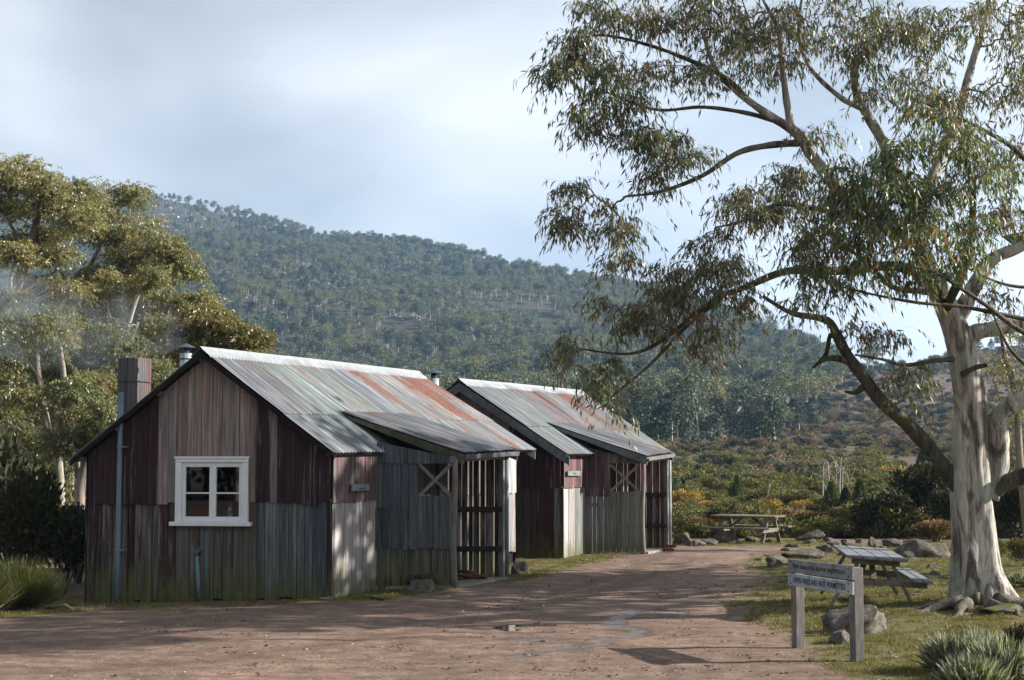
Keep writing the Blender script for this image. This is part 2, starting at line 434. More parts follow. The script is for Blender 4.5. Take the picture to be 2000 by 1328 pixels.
def terrain(x, y):
    x = np.asarray(x, float); y = np.asarray(y, float)
    ys = np.maximum(y, 60.0)
    px = 1000 + F * x / ys
    s = np.interp(px, SKY_X, SKY_P)
    p = np.interp(np.log(ys), PROF_Y, PROF_P)
    k = 16.0
    # ridge: elevation angle is capped by the skyline
    ps = s + k * np.log1p(np.exp(np.clip((p - s) / k, -30, 30)))
    z = ZE + (895 - ps) / F * ys
    yr = np.exp(np.interp(-s, -PROF_P, PROF_Y))
    zr = ZE + (895 - s) / F * yr
    z = np.where(ys > yr, np.minimum(z, zr - (ys - yr) * .06), z)
    w = sstep(160, 420, ys)
    z = z + w * (fbm(x / 170 + 3.3, ys / 230, 11, 4) - .5) * np.minimum(.055 * ys, 46) * sstep(0, 140, np.abs(ps - s) + 60)
    z = z + sstep(90, 200, ys) * (fbm(x / 30, ys / 30, 21, 3) - .5) * np.minimum(.012 * ys, 3.0)
    b = sstep(54, 74, y)
    return near_z(x, y) * (1 - b) + z * b
def gz(x, y): return float(terrain(np.array([x]), np.array([y]))[0])
def on_ground(px, py):
    P = at_z(px, py, 0.0)
    for _ in range(5): P = at_z(px, py, gz(P[0], P[1]))
    return P

def spaced(edges):
    out = []
    for a, b, st in edges: out.append(np.arange(a, b - 1e-6, st))
    out.append([edges[-1][1]]); return np.concatenate(out)
gx = spaced([(-2600, -900, 100), (-900, -300, 25), (-300, -80, 10), (-80, -24, 2.5), (-24, -9, .5), (-9, 9.5, .1), (9.5, 24, .5), (24, 80, 2.5), (80, 300, 10), (300, 900, 25), (900, 2600, 100)])
gy = spaced([(-300, -40, 26), (-40, 8, 3), (8, 11.5, .5), (11.5, 32, .12), (32, 48, .25), (48, 80, 1), (80, 200, 3), (200, 500, 7.5), (500, 1300, 16), (1300, 2000, 35), (2000, 3200, 150)])
GX, GY = np.meshgrid(gx, gy); GZ = terrain(GX, GY)

def poly_sd(px, py, poly):
    """signed distance (positive inside) of points to a polygon, plan metres"""
    d = np.full(px.shape, 1e9); inside = np.zeros(px.shape, bool); n = len(poly)
    for i in range(n):
        ax, ay = poly[i]; bx, by = poly[(i + 1) % n]
        ex, ey = bx - ax, by - ay
        t = np.clip(((px - ax) * ex + (py - ay) * ey) / (ex * ex + ey * ey + 1e-9), 0, 1)
        d = np.minimum(d, np.hypot(px - ax - t * ex, py - ay - t * ey))
        c = ((ay > py) != (by > py)) & (px < (bx - ax) * (py - ay) / (by - ay + 1e-12) + ax)
        inside ^= c
    return np.where(inside, d, -d)
def gpoly(pts): return [tuple(at_z(a, b, 0.0)[:2]) for a, b in pts]
MOSS_POLYS = [
    (gpoly([(560, 1175), (640, 1178), (760, 1172), (850, 1162), (925, 1148), (905, 1132), (740, 1140), (640, 1150), (560, 1160)]), .2, 1.0),
    (gpoly([(170, 1186), (640, 1176), (640, 1150), (170, 1160)]), .15, .5),
    (gpoly([(-300, 1225), (60, 1200), (185, 1190), (185, 1150), (-300, 1165)]), .3, .75),
    (gpoly([(965, 1138), (1003, 1144), (1065, 1130), (1150, 1108), (1285, 1082), (1262, 1066), (1100, 1070), (1000, 1090)]), .25, 1.0),
    (gpoly([(1290, 1074), (1480, 1072), (1620, 1075), (1640, 1050), (1290, 1050)]), .5, .95),
    (gpoly([(1430, 1110), (1500, 1084), (1640, 1066), (1800, 1052), (3000, 1052), (3400, 1500), (1800, 1500), (1660, 1345), (1560, 1275), (1500, 1232), (1400, 1197), (1385, 1170), (1440, 1150), (1500, 1130)]), .5, .85),
]
moss = np.zeros_like(GX)
near = (GY > 8) & (GY < 60) & (np.abs(GX) < 24)
nx, ny = GX[near], GY[near]
mv = np.zeros_like(nx)
for poly, soft, amt in MOSS_POLYS:
    mv = np.maximum(mv, amt * sstep(-soft, soft * 1.4, poly_sd(nx, ny, poly) + (fbm(nx * 1.3, ny * 1.3, 31, 3) - .5) * soft * 2.2))
# worn bare ground around the sign and the table
moss[near] = mv
moss[(GY >= 60)] = .9
moss[(np.abs(GX) >= 24) & (GY > 8) & (GY < 60)] = .9
wet = np.zeros_like(GX); wv = np.zeros_like(nx)
def pline(pts, w, amt=1.0):
    global wv
    q = gpoly(pts)
    for (ax, ay), (bx, by) in zip(q[:-1], q[1:]):
        ex, ey = bx - ax, by - ay
        t = np.clip(((nx - ax) * ex + (ny - ay) * ey) / (ex * ex + ey * ey + 1e-9), 0, 1)
        d = np.hypot(nx - ax - t * ex, ny - ay - t * ey) + (fbm(nx * 2.5, ny * 2.5, 41, 3) - .5) * w * .9
        wv = np.maximum(wv, amt * sstep(w, w * .2, d))
pline([(985, 1245), (1090, 1250), (1180, 1248), (1230, 1240), (1258, 1230), (1225, 1222), (1195, 1219), (1210, 1205), (1240, 1190), (1330, 1194)], .3)
pline([(1000, 1282), (1060, 1270), (1150, 1260), (1180, 1258)], .28)
pline([(1110, 1206), (1180, 1205), (1340, 1200), (1450, 1202)], .5, .55)
pline([(900, 1250), (1000, 1240)], .5, .45)
pline([(840, 1288), (930, 1282)], .35, .6)
pline([(1460, 1092), (1490, 1088)], .4, .8)
pline([(-20, 1212), (60, 1206), (130, 1204)], .35, .6)
wet[near] = wv
# ruts: shallow dark bands where wheels have gone
track = np.zeros_like(GX); tv = np.zeros_like(nx)
def pl2(pts, w):
    global tv
    q = gpoly(pts)
    for (ax, ay), (bx, by) in zip(q[:-1], q[1:]):
        ex, ey = bx - ax, by - ay
        t = np.clip(((nx - ax) * ex + (ny - ay) * ey) / (ex * ex + ey * ey + 1e-9), 0, 1)
        d = np.hypot(nx - ax - t * ex, ny - ay - t * ey)
        tv = np.maximum(tv, sstep(w, 0, d))
pl2([(1330, 1340), (1300, 1300), (1255, 1272), (1200, 1262), (1120, 1258)], .16)
pl2([(-100, 1262), (300, 1246), (700, 1228), (1000, 1180), (1180, 1130), (1300, 1090)], .35)
pl2([(-100, 1320), (400, 1290), (900, 1215), (1150, 1160), (1350, 1100)], .4)
track[near] = tv
track[GY > 260] = sstep(260, 330, GY[GY > 260])  # forest floor, darkened under the trees to deepen the gaps between crowns
GZ[near] -= tv * .018 + wv * .012
field = sstep(45.5, 51, GY) + 0 * GX
hp = project(np.stack([GX, GY, GZ], -1))
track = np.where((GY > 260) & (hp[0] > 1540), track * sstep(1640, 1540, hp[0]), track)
cols = np.stack([moss.ravel(), wet.ravel(), field.ravel(), track.ravel()], -1)

def mat_ground():
    m = NT("ground_earth"); P = m.pos()
    a = m.n('ShaderNodeAttribute', attribute_name='col'); sep = m.n('ShaderNodeSeparateColor'); m.l(a.outputs['Color'], sep.inputs[0])
    n_big = m.noise(P, .55, 5, .6, .4); n_mid = m.noise(P, 3.2, 6, .66, .3); n_fine = m.noise(P, 26, 6, .7); n_grit = m.noise(P, 90, 3, .6)
    vor = m.n('ShaderNodeTexVoronoi'); vor.inputs['Scale'].default_value = 38; m.l(P, vor.inputs['Vector'])
    stretch = m.noise(m.mapping(P, (.6, 2.2, 1)), 1.6, 6, .7, .8)
    earth = m.ramp(n_mid, [(.25, (.09, .056, .04)), (.48, (.19, .122, .088)), (.65, (.265, .18, .134)), (.8, (.35, .26, .2))])
    earth = m.mix(1.0, earth, m.ramp(n_big, [(.3, .7), (.5, 1.0), (.7, 1.2)]), 'MULTIPLY')
    earth = m.mix(1.0, earth, m.ramp(stretch, [(.3, .72), (.52, 1.0), (.75, 1.15)]), 'MULTIPLY')
    earth = m.mix(1.0, earth, m.ramp(n_fine, [(.3, .6), (.5, 1.0), (.72, 1.35)]), 'MULTIPLY')
    peb = m.ramp(vor.outputs['Distance'], [(.0, 1.0), (.16, .0)])
    peb = m.math('MULTIPLY', peb, m.ramp(n_grit, [(.5, 0.0), (.62, 1.0)]))
    earth = m.mix(m.math('MULTIPLY', peb, .55), earth, (.36, .31, .28))
    litter = m.ramp(m.noise(m.mapping(P, (1, 1, 1)), 60, 3, .7, 1.0), [(.66, 0.0), (.74, .75)])
    earth = m.mix(litter, earth, (.035, .026, .02))
    trk = m.math('MULTIPLY', a.outputs['Alpha'], .55)
    earth = m.mix(trk, earth, (.105, .066, .052))
    # moss and short grass
    mossc = m.ramp(n_fine, [(.25, (.03, .036, .01)), (.45, (.085, .09, .02)), (.6, (.15, .14, .035)), (.8, (.25, .2, .075))])
    mossc = m.mix(1.0, mossc, m.ramp(m.noise(P, 9, 5, .7, .5), [(.3, .45), (.5, 1.0), (.7, 1.4)]), 'MULTIPLY')
    mossc = m.mix(m.ramp(n_mid, [(.42, 0.0), (.6, .85)]), mossc, (.17, .125, .065))
    f = m.math('ADD', sep.outputs[0], m.math('MULTIPLY', m.math('SUBTRACT', n_mid, .5), 1.5))
    f = m.math('ADD', f, m.math('MULTIPLY', m.math('SUBTRACT', n_fine, .5), 1.0))
    f = m.math('MULTIPLY', m.math('SUBTRACT', f, .42), 3.4, True)
    col = m.mix(f, earth, mossc)
    # heath floor of the valley and hillside
    hn = m.noise(P, .045, 6, .62, .6); hn2 = m.noise(P, .45, 5, .65)
    heath = m.ramp(hn, [(.3, (.045, .046, .022)), (.46, (.11, .08, .05)), (.58, (.14, .095, .065)), (.72, (.09, .09, .038))])
    heath = m.mix(1.0, heath, m.ramp(hn2, [(.3, .5), (.5, 1.0), (.7, 1.4)]), 'MULTIPLY')
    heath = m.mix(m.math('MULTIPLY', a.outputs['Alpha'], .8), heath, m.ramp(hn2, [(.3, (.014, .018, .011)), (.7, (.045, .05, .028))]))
    col = m.mix(sep.outputs[2], col, heath)
    w = m.math('MULTIPLY', m.math('SUBTRACT', m.math('ADD', sep.outputs[1], m.math('ADD', m.math('MULTIPLY', m.math('SUBTRACT', n_fine, .5), 1.4), m.math('MULTIPLY', m.math('SUBTRACT', n_mid, .5), 1.4))), .42), 2.0, True)
    col = m.mix(m.math('MULTIPLY', w, .5), col, (.075, .056, .048))
    rough = m.ramp(w, [(0, .93), (1, .28)])
    h = m.math('ADD', m.math('MULTIPLY', n_mid, 1.4), m.math('ADD', m.math('MULTIPLY', n_fine, .6), m.math('MULTIPLY', peb, .35)))
    h = m.math('MULTIPLY', h, m.ramp(w, [(0, 1.0), (1, .12)]))
    m.bsdf(col, rough, 0, m.bump(h, .8, .045), .35); return m.m
nyy, nxx = GX.shape
idx = np.arange(nyy * nxx).reshape(nyy, nxx)
quads = np.stack([idx[:-1, :-1], idx[:-1, 1:], idx[1:, 1:], idx[1:, :-1]], -1).reshape(-1, 4)
g = obj('ground', np.stack([GX.ravel(), GY.ravel(), GZ.ravel()], -1), quads, mat_ground(), smooth=True, col=cols)
tag(g, 'reddish gravel yard with moss and heath rising to the hill', kind='structure')

def flat_sheet(name, pts, dz, mat, label):
    q = np.array([on_ground(*p) for p in pts]); q[:, 2] = np.mean(q[:, 2]) + .001 + dz
    Q = catmull(np.vstack([q, q[:1]]), 40)[:-1]
    Q[:, 2] = q[0, 2]; c = Q.mean(0)
    o = obj(name, np.vstack([Q, c]), [[i, (i + 1) % len(Q), len(Q)] for i in range(len(Q))][::1], mat)
    me = o.data; me.update()
    if me.polygons[0].normal.z < 0: me.flip_normals()
    return tag(o, label, kind='structure')
flat_sheet('puddle', [(962, 1225), (985, 1220), (1012, 1220), (1034, 1223), (1020, 1229), (990, 1232)], .0, M['water'], 'small bright puddle in the middle of the gravel yard')
# ------------------------------------------------------------------ huts
class Wall:
    def __init__(s, a, b):
        s.o = np.array(a[:2], float); d = np.array(b[:2], float) - s.o
        s.len = float(np.linalg.norm(d)); s.d = d / s.len
        s.n = np.array([s.d[1], -s.d[0]])          # faces the camera for walls drawn left to right
    def pt(s, t, z, off=0.0):
        p = s.o + s.d * t + s.n * off; return np.array([p[0], p[1], z])
    def hit(s, px, py):
        D = ray(px, py); k = (s.o @ s.n) / (D[:2] @ s.n)
        P = np.array([0, 0, ZE]) + D * k
        return float((P[:2] - s.o) @ s.d), float(P[2])
    def moved(s, v):
        w = Wall((0, 0), (1, 0)); w.o = s.o + np.array(v[:2]); w.d = s.d; w.n = s.n; w.len = s.len; return w

MAROON = (.055, .025, .028); DKMAR = (.035, .02, .023); GREY = (.115, .112, .112); BLUEG = (.088, .098, .112); BARE = (.27, .205, .175); PALE = (.33, .31, .29); DARKW = (.075, .06, .052)  # BLUEG: blue-grey boards with the bluish tone of shade mixed in
def jit(c, a=.22):
    k = 1 + random.uniform(-a, a); return tuple(max(0.003, x * k * (1 + random.uniform(-.06, .06))) for x in c)
def board(parent, w, s0, s1, zb0, zb1, zt0, zt1, off, color, solid=.9, th=.022, name='board', lean=0.012, mat=None):
    o1, o2 = off + random.uniform(-.004, .004), off + random.uniform(-.004, .004)
    ob = random.uniform(-.004, .008)
    k1, k2 = random.uniform(-.004, .004), random.uniform(-.003, .003)
    V = [w.pt(s0, zb0, o1 - th + ob), w.pt(s1, zb1, o2 - th + ob), w.pt(s1, zb1, o2 + ob), w.pt(s0, zb0, o1 + ob),
         w.pt(s0 + k1, zt0, o1 - th), w.pt(s1 + k2, zt1, o2 - th), w.pt(s1 + k2, zt1, o2), w.pt(s0 + k1, zt0, o1)]
    return obj(name, V, BOXF, mat or M['board'], parent, color=tuple(jit(color)) + (min(1, max(0, solid + random.uniform(-.12, .12))),))
def splits(a, b, w, j=.36):
    n = max(1, round((b - a) / w)); e = [a + (b - a) * i / n for i in range(n + 1)]
    for i in range(1, n): e[i] += random.uniform(-j, j) * (b - a) / n
    return e
def lin(s, a, b):
    return a[1] + (b[1] - a[1]) * (s - a[0]) / (b[0] - a[0])
def corr_sheet(parent, Q, a0, a1, t0, t1, lift, tint, rust, period=.115, amp=.014, name='roof_sheet'):
    """Q = (top near, top far, bottom far, bottom near)"""
    A, B, C, D = [np.array(q, float) for q in Q]
    Ln = (np.linalg.norm(B - A) + np.linalg.norm(C - D)) / 2; Sl = np.linalg.norm(D - A)
    nrm = np.cross(B - A, D - A); nrm /= np.linalg.norm(nrm)
    if nrm[2] < 0: nrm = -nrm
    n = max(6, int((a1 - a0) * Ln / period * 6)); rows = 5
    a = np.linspace(a0, a1, n + 1); t = np.linspace(t0, t1, rows)
    Am, Tm = np.meshgrid(a, t)
    P = (A * (1 - Am)[..., None] + B * Am[..., None]) * (1 - Tm)[..., None] + (D * (1 - Am)[..., None] + C * Am[..., None]) * Tm[..., None]
    sag = (fbm(Am * 9 + lift * 70, Tm * 4, 5, 2) - .5) * .03
    endl = np.where(Tm == t[-1], (vnoise(Am * Ln * 3, Tm * 0, 9) - .5) * .025, 0)
    h = amp * np.sin(2 * math.pi * Am * Ln / period) + lift + sag + endl * .6
    P = P + nrm * h[..., None]
    dirS = (D - A) / Sl
    P = P + dirS * (endl * (1 if t1 > .9 else .6))[..., None]
    i = np.arange((n + 1) * rows).reshape(rows, n + 1)
    Fq = np.stack([i[:-1, :-1], i[1:, :-1], i[1:, 1:], i[:-1, 1:]], -1).reshape(-1, 4)
    uv = np.stack([(Am * Ln).ravel(), (Tm * Sl).ravel()], -1)
    return obj(name, P.reshape(-1, 3), Fq, M['roof'], parent, smooth=True, uv=uv, color=tuple(tint) + (rust,))
def plane_hit(px, py, Q):
    A, B, D = np.array(Q[0]), np.array(Q[1]), np.array(Q[3]); n = np.cross(B - A, D - A)
    d = ray(px, py); o = np.array([0, 0, ZE]); return o + d * (((A - o) @ n) / (d @ n))
def flue(root, base, h, r, name='flue'):
    x, y, z = base
    f = tube(name, [(x, y, z), (x, y, z + h)], r, M['flue'], root, 16)
    tube('flue_collar', [(x, y, z + h * .80), (x, y, z + h * .84)], r * 1.1, M['flue_cap'], f, 16)
    tube('flue_neck', [(x, y, z + h), (x, y, z + h + r * .9)], r * .55, M['flue_cap'], f, 12)
    n = 18; V = [(x + 1.75 * r * math.cos(i / n * 6.2832), y + 1.75 * r * math.sin(i / n * 6.2832), z + h + r * .95) for i in range(n)] + [(x, y, z + h + r * 1.75), (x, y, z + h + r * .9)]
    obj('flue_cowl', V, [[i, (i + 1) % n, n] for i in range(n)] + [[(i + 1) % n, i, n + 1] for i in range(n)], M['flue_cap'], f)
    return f

def build_hut(S):
    th = R(S['theta']); Vd = np.array([math.sin(th), math.cos(th)])
    CR = np.array([xp(S['CR'][0], S['CR'][1]), S['CR'][1]])
    CL = np.array(S['CLxy']) if 'CLxy' in S else np.array([xp(S['CL'][0], S['CL'][1]), S['CL'][1]])
    root = empty('slab_hut', (CR[0], CR[1], gz(*CR)), S['label'], 'hut', 'timber huts beside the yard')
    G = Wall(CL, CR); MW = Wall(CR, CR + Vd); MW.len = 1
    ov = S['ov']; Gf = G.moved(-Vd * ov)
    ap, eR = Gf.hit(*S['apex']), Gf.hit(*S['eaveR'])
    eL = Gf.hit(*S['eaveL']) if 'eaveL' in S else (2 * ap[0] - eR[0] - .05, eR[1] - .03)
    A_n = Gf.pt(*ap); E_n = Gf.pt(*eR); EL_n = Gf.pt(*eL)
    # ridge length from its far end in the picture
    k = (S['ridge_px'] - 1000) / F
    Lr = (k * A_n[1] - A_n[0]) / (Vd[0] - k * Vd[1]); V3 = np.array([Vd[0], Vd[1], 0])
    A_f = A_n + V3 * Lr + np.array([0, 0, S.get('dz', 0)]); EL_f = EL_n + V3 * Lr
    E_f = plane_hit(*S['far_eave'], (A_n, A_f, None, E_n))
    QR = (A_n, A_f, E_f, E_n); QL = (A_n, A_f, EL_f, EL_n)
    wall_len = Lr - ov - S.get('far_ov', .25)
    # rake height over a gable coordinate, on the wall plane itself
    def rake(s, drop=.05):
        return (lin(s, eL, ap) if s < ap[0] else lin(s, ap, eR)) - drop
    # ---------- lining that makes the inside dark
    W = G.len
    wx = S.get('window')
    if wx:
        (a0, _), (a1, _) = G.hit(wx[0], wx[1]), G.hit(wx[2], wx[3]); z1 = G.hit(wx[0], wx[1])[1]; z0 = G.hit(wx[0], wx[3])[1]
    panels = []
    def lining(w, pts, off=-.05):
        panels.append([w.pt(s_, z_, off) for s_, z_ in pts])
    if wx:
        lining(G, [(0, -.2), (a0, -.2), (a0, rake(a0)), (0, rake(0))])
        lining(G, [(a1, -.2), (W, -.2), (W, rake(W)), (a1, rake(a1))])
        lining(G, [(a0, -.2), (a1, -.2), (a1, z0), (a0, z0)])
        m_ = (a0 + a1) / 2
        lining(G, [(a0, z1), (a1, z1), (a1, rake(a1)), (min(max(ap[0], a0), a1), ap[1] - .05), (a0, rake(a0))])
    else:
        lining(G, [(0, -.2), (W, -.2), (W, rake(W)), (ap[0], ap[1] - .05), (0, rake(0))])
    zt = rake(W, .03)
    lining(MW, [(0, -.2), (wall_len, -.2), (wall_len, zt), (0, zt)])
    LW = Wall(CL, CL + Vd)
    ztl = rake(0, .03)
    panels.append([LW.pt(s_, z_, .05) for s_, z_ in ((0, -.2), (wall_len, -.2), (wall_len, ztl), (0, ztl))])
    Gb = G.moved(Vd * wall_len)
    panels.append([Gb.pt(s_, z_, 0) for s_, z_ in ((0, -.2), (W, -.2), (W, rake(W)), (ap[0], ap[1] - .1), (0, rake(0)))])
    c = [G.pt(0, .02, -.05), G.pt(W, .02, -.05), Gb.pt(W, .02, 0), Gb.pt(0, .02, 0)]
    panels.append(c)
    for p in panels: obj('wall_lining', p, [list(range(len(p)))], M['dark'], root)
    # ---------- gable boards
    lapA, lapB = G.hit(*S['lap'][0]), G.hit(*S['lap'][1])
    def edges_px(x0, x1, wpx, j=.36):
        if not wx: return splits(x0, x1, wpx, j)
        a_, b_, c_ = splits(x0, wx[0], wpx, j), splits(wx[0], wx[2], wpx, j), splits(wx[2], x1, wpx, j)
        return a_ + b_[1:] + c_[1:]
    hid = S.get('hidden_px', -1e9)
    def s_of(px): return G.hit(px, 950)[0]
    gap = .0035
    pxL, pxR = S['gable_px']
    ed = [x for x in edges_px(pxL, pxR, S['bw'])]
    for xa, xb in zip(ed[:-1], ed[1:]):
        if xb < hid: continue
        s0, s1 = s_of(xa) + gap, s_of(xb) - gap; xm = (xa + xb) / 2
        col, solid = S['lower'](xm)
        P0, P1 = G.pt(s0, 0), G.pt(s1, 0)
        b0, b1 = gz(P0[0], P0[1]) - .03, gz(P1[0], P1[1]) - .03
        t0, t1 = lin(s0, lapA, lapB) + .04, lin(s1, lapA, lapB) + .04
        if wx and xb > wx[0] + 3 and xa < wx[2] - 3: t0 = t1 = z0 + .02
        j_ = random.uniform(-.01, .05) + (.06 if random.random() < .12 else 0)
        board(root, G, s0 + random.choice([0, 0, .003]), s1 - random.choice([0, 0, 0, .006]), b0 + j_, b1 + j_ + random.uniform(-.012, .012), t0, t1, .0, col, solid)
    ed = edges_px(pxL, pxR - 2, S['bw'] * 1.08)
    for xa, xb in zip(ed[:-1], ed[1:]):
        if xb < hid: continue
        s0, s1 = s_of(xa) + gap, s_of(xb) - gap; xm = (xa + xb) / 2
        col, solid = S['upper'](xm)
        j_ = random.uniform(-.02, .02) - (.05 if random.random() < .1 else 0)
        b0, b1 = lin(s0, lapA, lapB) + j_, lin(s1, lapA, lapB) + j_
        if wx and xb > wx[0] + 3 and xa < wx[2] - 3: b0 = b1 = z1 - .02
        if s0 < ap[0] < s1:
            z_a = rake(ap[0]); t0, t1 = min(rake(s0), z_a), min(rake(s1), z_a)
        else: t0, t1 = rake(s0), rake(s1)
        board(root, G, s0, s1, b0, b1, t0, t1, .034, col, solid)
    # corner cover board
    s_c = W
    cz0 = gz(*CR) - .02
    board(root, G, W - .06, W + .03, cz0, cz0, lin(W, lapA, lapB), lin(W, lapA, lapB), .022, DKMAR, .95, name='corner_board')
    # ---------- side wall boards
    lapS = G.hit(*S['side_lap'])[1]
    ed = splits(0.03, wall_len, .15)
    for s0, s1 in zip(ed[:-1], ed[1:]):
        pxm = float(project(MW.pt((s0 + s1) / 2, 1.5))[0])
        lowc, ls, upc, us = S['side'](pxm)
        P0 = MW.pt(s0, 0); b = gz(P0[0], P0[1]) - .02
        j_ = random.uniform(-.01, .04)
        if S.get('raise_px') and pxm > S['raise_px']: b += .28; j_ = random.uniform(-.02, .03)
        board(root, MW, s0 + gap, s1 - gap, b + j_, b + j_, lapS + .04, lapS + .04, .0, lowc, ls)
        j_ = random.uniform(-.012, .012)
        board(root, MW, s0 + gap, s1 - gap, lapS + j_, lapS + j_, zt - .02, zt - .02, .03, upc, us)
    # far gable boards and hidden left wall: plain wide boards
    for s0, s1 in zip(*(lambda e: (e[:-1], e[1:]))(splits(0, wall_len, .3))):
        board(root, LW, s0 + gap, s1 - gap, -.15, -.15, ztl - .02, ztl - .02, .0, DKMAR, .9)
    # ---------- roof
    ncol = S['ncol']
    for r_, (t0, t1) in enumerate(((0.0, S['lap_t'] + .03), (S['lap_t'], 1.0))):
        for i in range(ncol):
            ru = S['rust'](i / ncol, r_)
            ti = jit((1, 1, 1), .16)
            corr_sheet(root, QR, i / ncol, (i + 1.06) / ncol if i < ncol - 1 else 1, t0, t1, .012 + .012 * (1 - r_) + .004 * (i % 2), ti, ru)
    for i in range(0, ncol):
        corr_sheet(root, QL, i / ncol, (i + 1.04) / ncol if i < ncol - 1 else 1, 0, 1, .012 + .004 * (i % 2), jit((.8, .8, .8), .1), .5)
    # soffit boards under the iron so that no light comes through
    for Q in (QR, QL):
        q = [np.array(p) - np.array([0, 0, .035]) for p in Q]
        cx = sum(q) / 4
        q = [cx + (p - cx) * .985 for p in q]
        obj('roof_lining', q, [[0, 1, 2, 3]], M['dark'], root)
    # ridge capping in three lengths
    nrR = np.cross(A_f - A_n, E_n - A_n); nrR /= np.linalg.norm(nrR); nrR *= np.sign(nrR[2])
    nrL = np.cross(A_f - A_n, EL_n - A_n); nrL /= np.linalg.norm(nrL); nrL *= np.sign(nrL[2])
    dR = (E_n - A_n) / np.linalg.norm(E_n - A_n); dL = (EL_n - A_n) / np.linalg.norm(EL_n - A_n)
    rings = [(dR * .21, nrR * .02), (dR * .2, nrR * .034), (dR * .03, nrR * .045), (np.zeros(3), np.array([0, 0, .075])), (dL * .03, nrL * .045), (dL * .2, nrL * .034)]
    for i in range(3):
        a, b = A_n + (A_f - A_n) * (i / 3 - (.004 if i else .004)), A_n + (A_f - A_n) * ((i + 1) / 3 + .004)
        Vv = []
        for q in (a, b): Vv += [q + d_ + n_ + np.array([0, 0, .004 * (i % 2)]) for d_, n_ in rings]
        k_ = len(rings)
        obj('ridge_cap', Vv, [[j, j + 1, k_ + j + 1, k_ + j] for j in range(k_ - 1)], M['ridge'], root)
    # barge boards along the near rakes
    for (a, b) in ((A_n, E_n), (A_n, EL_n)):
        d = (b - a) / np.linalg.norm(b - a); up = np.array([0, 0, 1.0]); nn = np.array([*G.n, 0])
        hgt = S['barge']
        p0, p1 = a - np.array([0, 0, .028]), b - np.array([0, 0, .028]) + d * S.get('barge_ext', .0)
        Vv = []
        for off in (-.03, 0.0):
            for p, dz in ((p0, 0), (p1, 0), (p1, -hgt), (p0, -hgt)): Vv.append(p + np.array([*Vd, 0]) * (-off) + np.array([0, 0, dz]))
        obj('barge_board', Vv, BOXF, M[S['barge_mat']], root)
    # far barge stub at the low corner
    p = E_f; d = (E_f - A_f) / np.linalg.norm(E_f - A_f)
    Vv = []
    for off in (0, .03):
        for q, dz in ((A_f, -.03), (p, -.03), (p, -.2), (A_f, -.2)): Vv.append(q + np.array([*Vd, 0]) * (-.03 + off) + np.array([0, 0, dz]))
    obj('barge_board', Vv, BOXF, M['fascia'], root)
    # purlin ends under the near overhang
    for (a, b) in ((A_n, E_n), (A_n, EL_n)):
        for t in (.02, .34, .66, .95):
            q = a + (b - a) * t - np.array([0, 0, .09])
            bar('purlin', q + V3 * .035, q + V3 * (ov + .02), .05, .08, M['fascia'], root)
    # ---------- porch
    po = S['porch']
    kx = (po['px0'] - 1000) / F
    s_p = (kx * CR[1] - CR[0]) / (Vd[0] - kx * Vd[1])
    P0 = CR + Vd * s_p; P1 = np.array([xp(po['post_px'], po['post_Y']), po['post_Y']])
    PS = Wall(P0, P1); OW = Wall(P1, P1 + Vd)
    kx = (po['far_px'] - 1000) / F
    s_d = (kx * P1[1] - P1[0]) / (Vd[0] - kx * Vd[1])
    P2 = P1 + Vd * s_d; P3 = P0 + Vd * s_d
    FS = Wall(P3, P2)
    OWo = OW.moved(OW.n * .16 - Vd * .14)
    T_n = plane_hit(*po['top_n'], QR); T_f = plane_hit(*po['top_f'], QR)
    e0 = OWo.hit(*po['eave_n']); e1 = OWo.hit(*po['eave_f'])
    PE_n, PE_f = OWo.pt(*e0), OWo.pt(*e1)
    lift = np.array([0, 0, .03])
    PQ = (T_n + lift, T_f + lift, PE_f, PE_n)
    nc = po['ncol']
    for i in range(nc):
        corr_sheet(root, PQ, i / nc, (i + 1.05) / nc if i < nc - 1 else 1, 0, 1, .014 + .004 * (i % 2), jit((.85, .85, .87), .15), po['rust'], name='porch_roof_sheet')
    q = [np.array(p) - np.array([0, 0, .03]) for p in PQ]; cx = sum(q) / 4; q = [cx + (p - cx) * .98 for p in q]
    obj('porch_roof_lining', q, [[0, 1, 2, 3]], M['dark'], root)
    for (a, b) in ((PQ[0], PQ[3]), (PQ[1], PQ[2])):
        sh = np.array([*Vd, 0]) * (-.012)
        Vv = []
        for off in (-.03, 0.0):
            for p, dz in ((a, -.015), (b, -.02), (b, -.2), (a, -.07)): Vv.append(p + np.array([*Vd, 0]) * (-off) + sh + np.array([0, 0, dz]))
        obj('porch_barge_board', Vv, BOXF, M[po['barge_mat']], root)
    # moss clumps on the barge are part of the roof edge
    if po.get('moss'):
        mv_, mf_ = [], []
        for k_ in range(420):
            t = .35 + .62 * random.random() ** .8; a, b = PQ[0], PQ[3]
            c = a + (b - a) * t - np.array([*Vd, 0]) * .03 + np.array([0, 0, -random.uniform(.0, .16)])
            r_ = random.uniform(.006, .016); n0 = len(mv_)
            u = rng.normal(size=(3, 3)); u /= np.linalg.norm(u, axis=1)[:, None]
            mv_ += [c + u[0] * r_, c + u[1] * r_, c + u[2] * r_, c - np.array([*Vd, 0]) * r_]; mf_ += [[n0, n0 + 1, n0 + 2], [n0, n0 + 1, n0 + 3], [n0 + 1, n0 + 2, n0 + 3], [n0, n0 + 2, n0 + 3]]
        o = obj('moss', mv_, mf_, M['moss'], root); o['kind'] = 'stuff'
    # gutter: an open box gutter along the porch eave
    gd = np.array([*OW.n, 0]); 
    prof = [(.0, .0), (.0, -.07), (.085, -.075), (.1, .005), (.09, .005), (.078, -.065), (.01, -.06), (.01, .0)]
    Vv = []
    for q in (PE_n, PE_f):
        for u, z in prof: Vv.append(q + gd * (u - .04) + np.array([0, 0, z - .03]))
    k_ = len(prof)
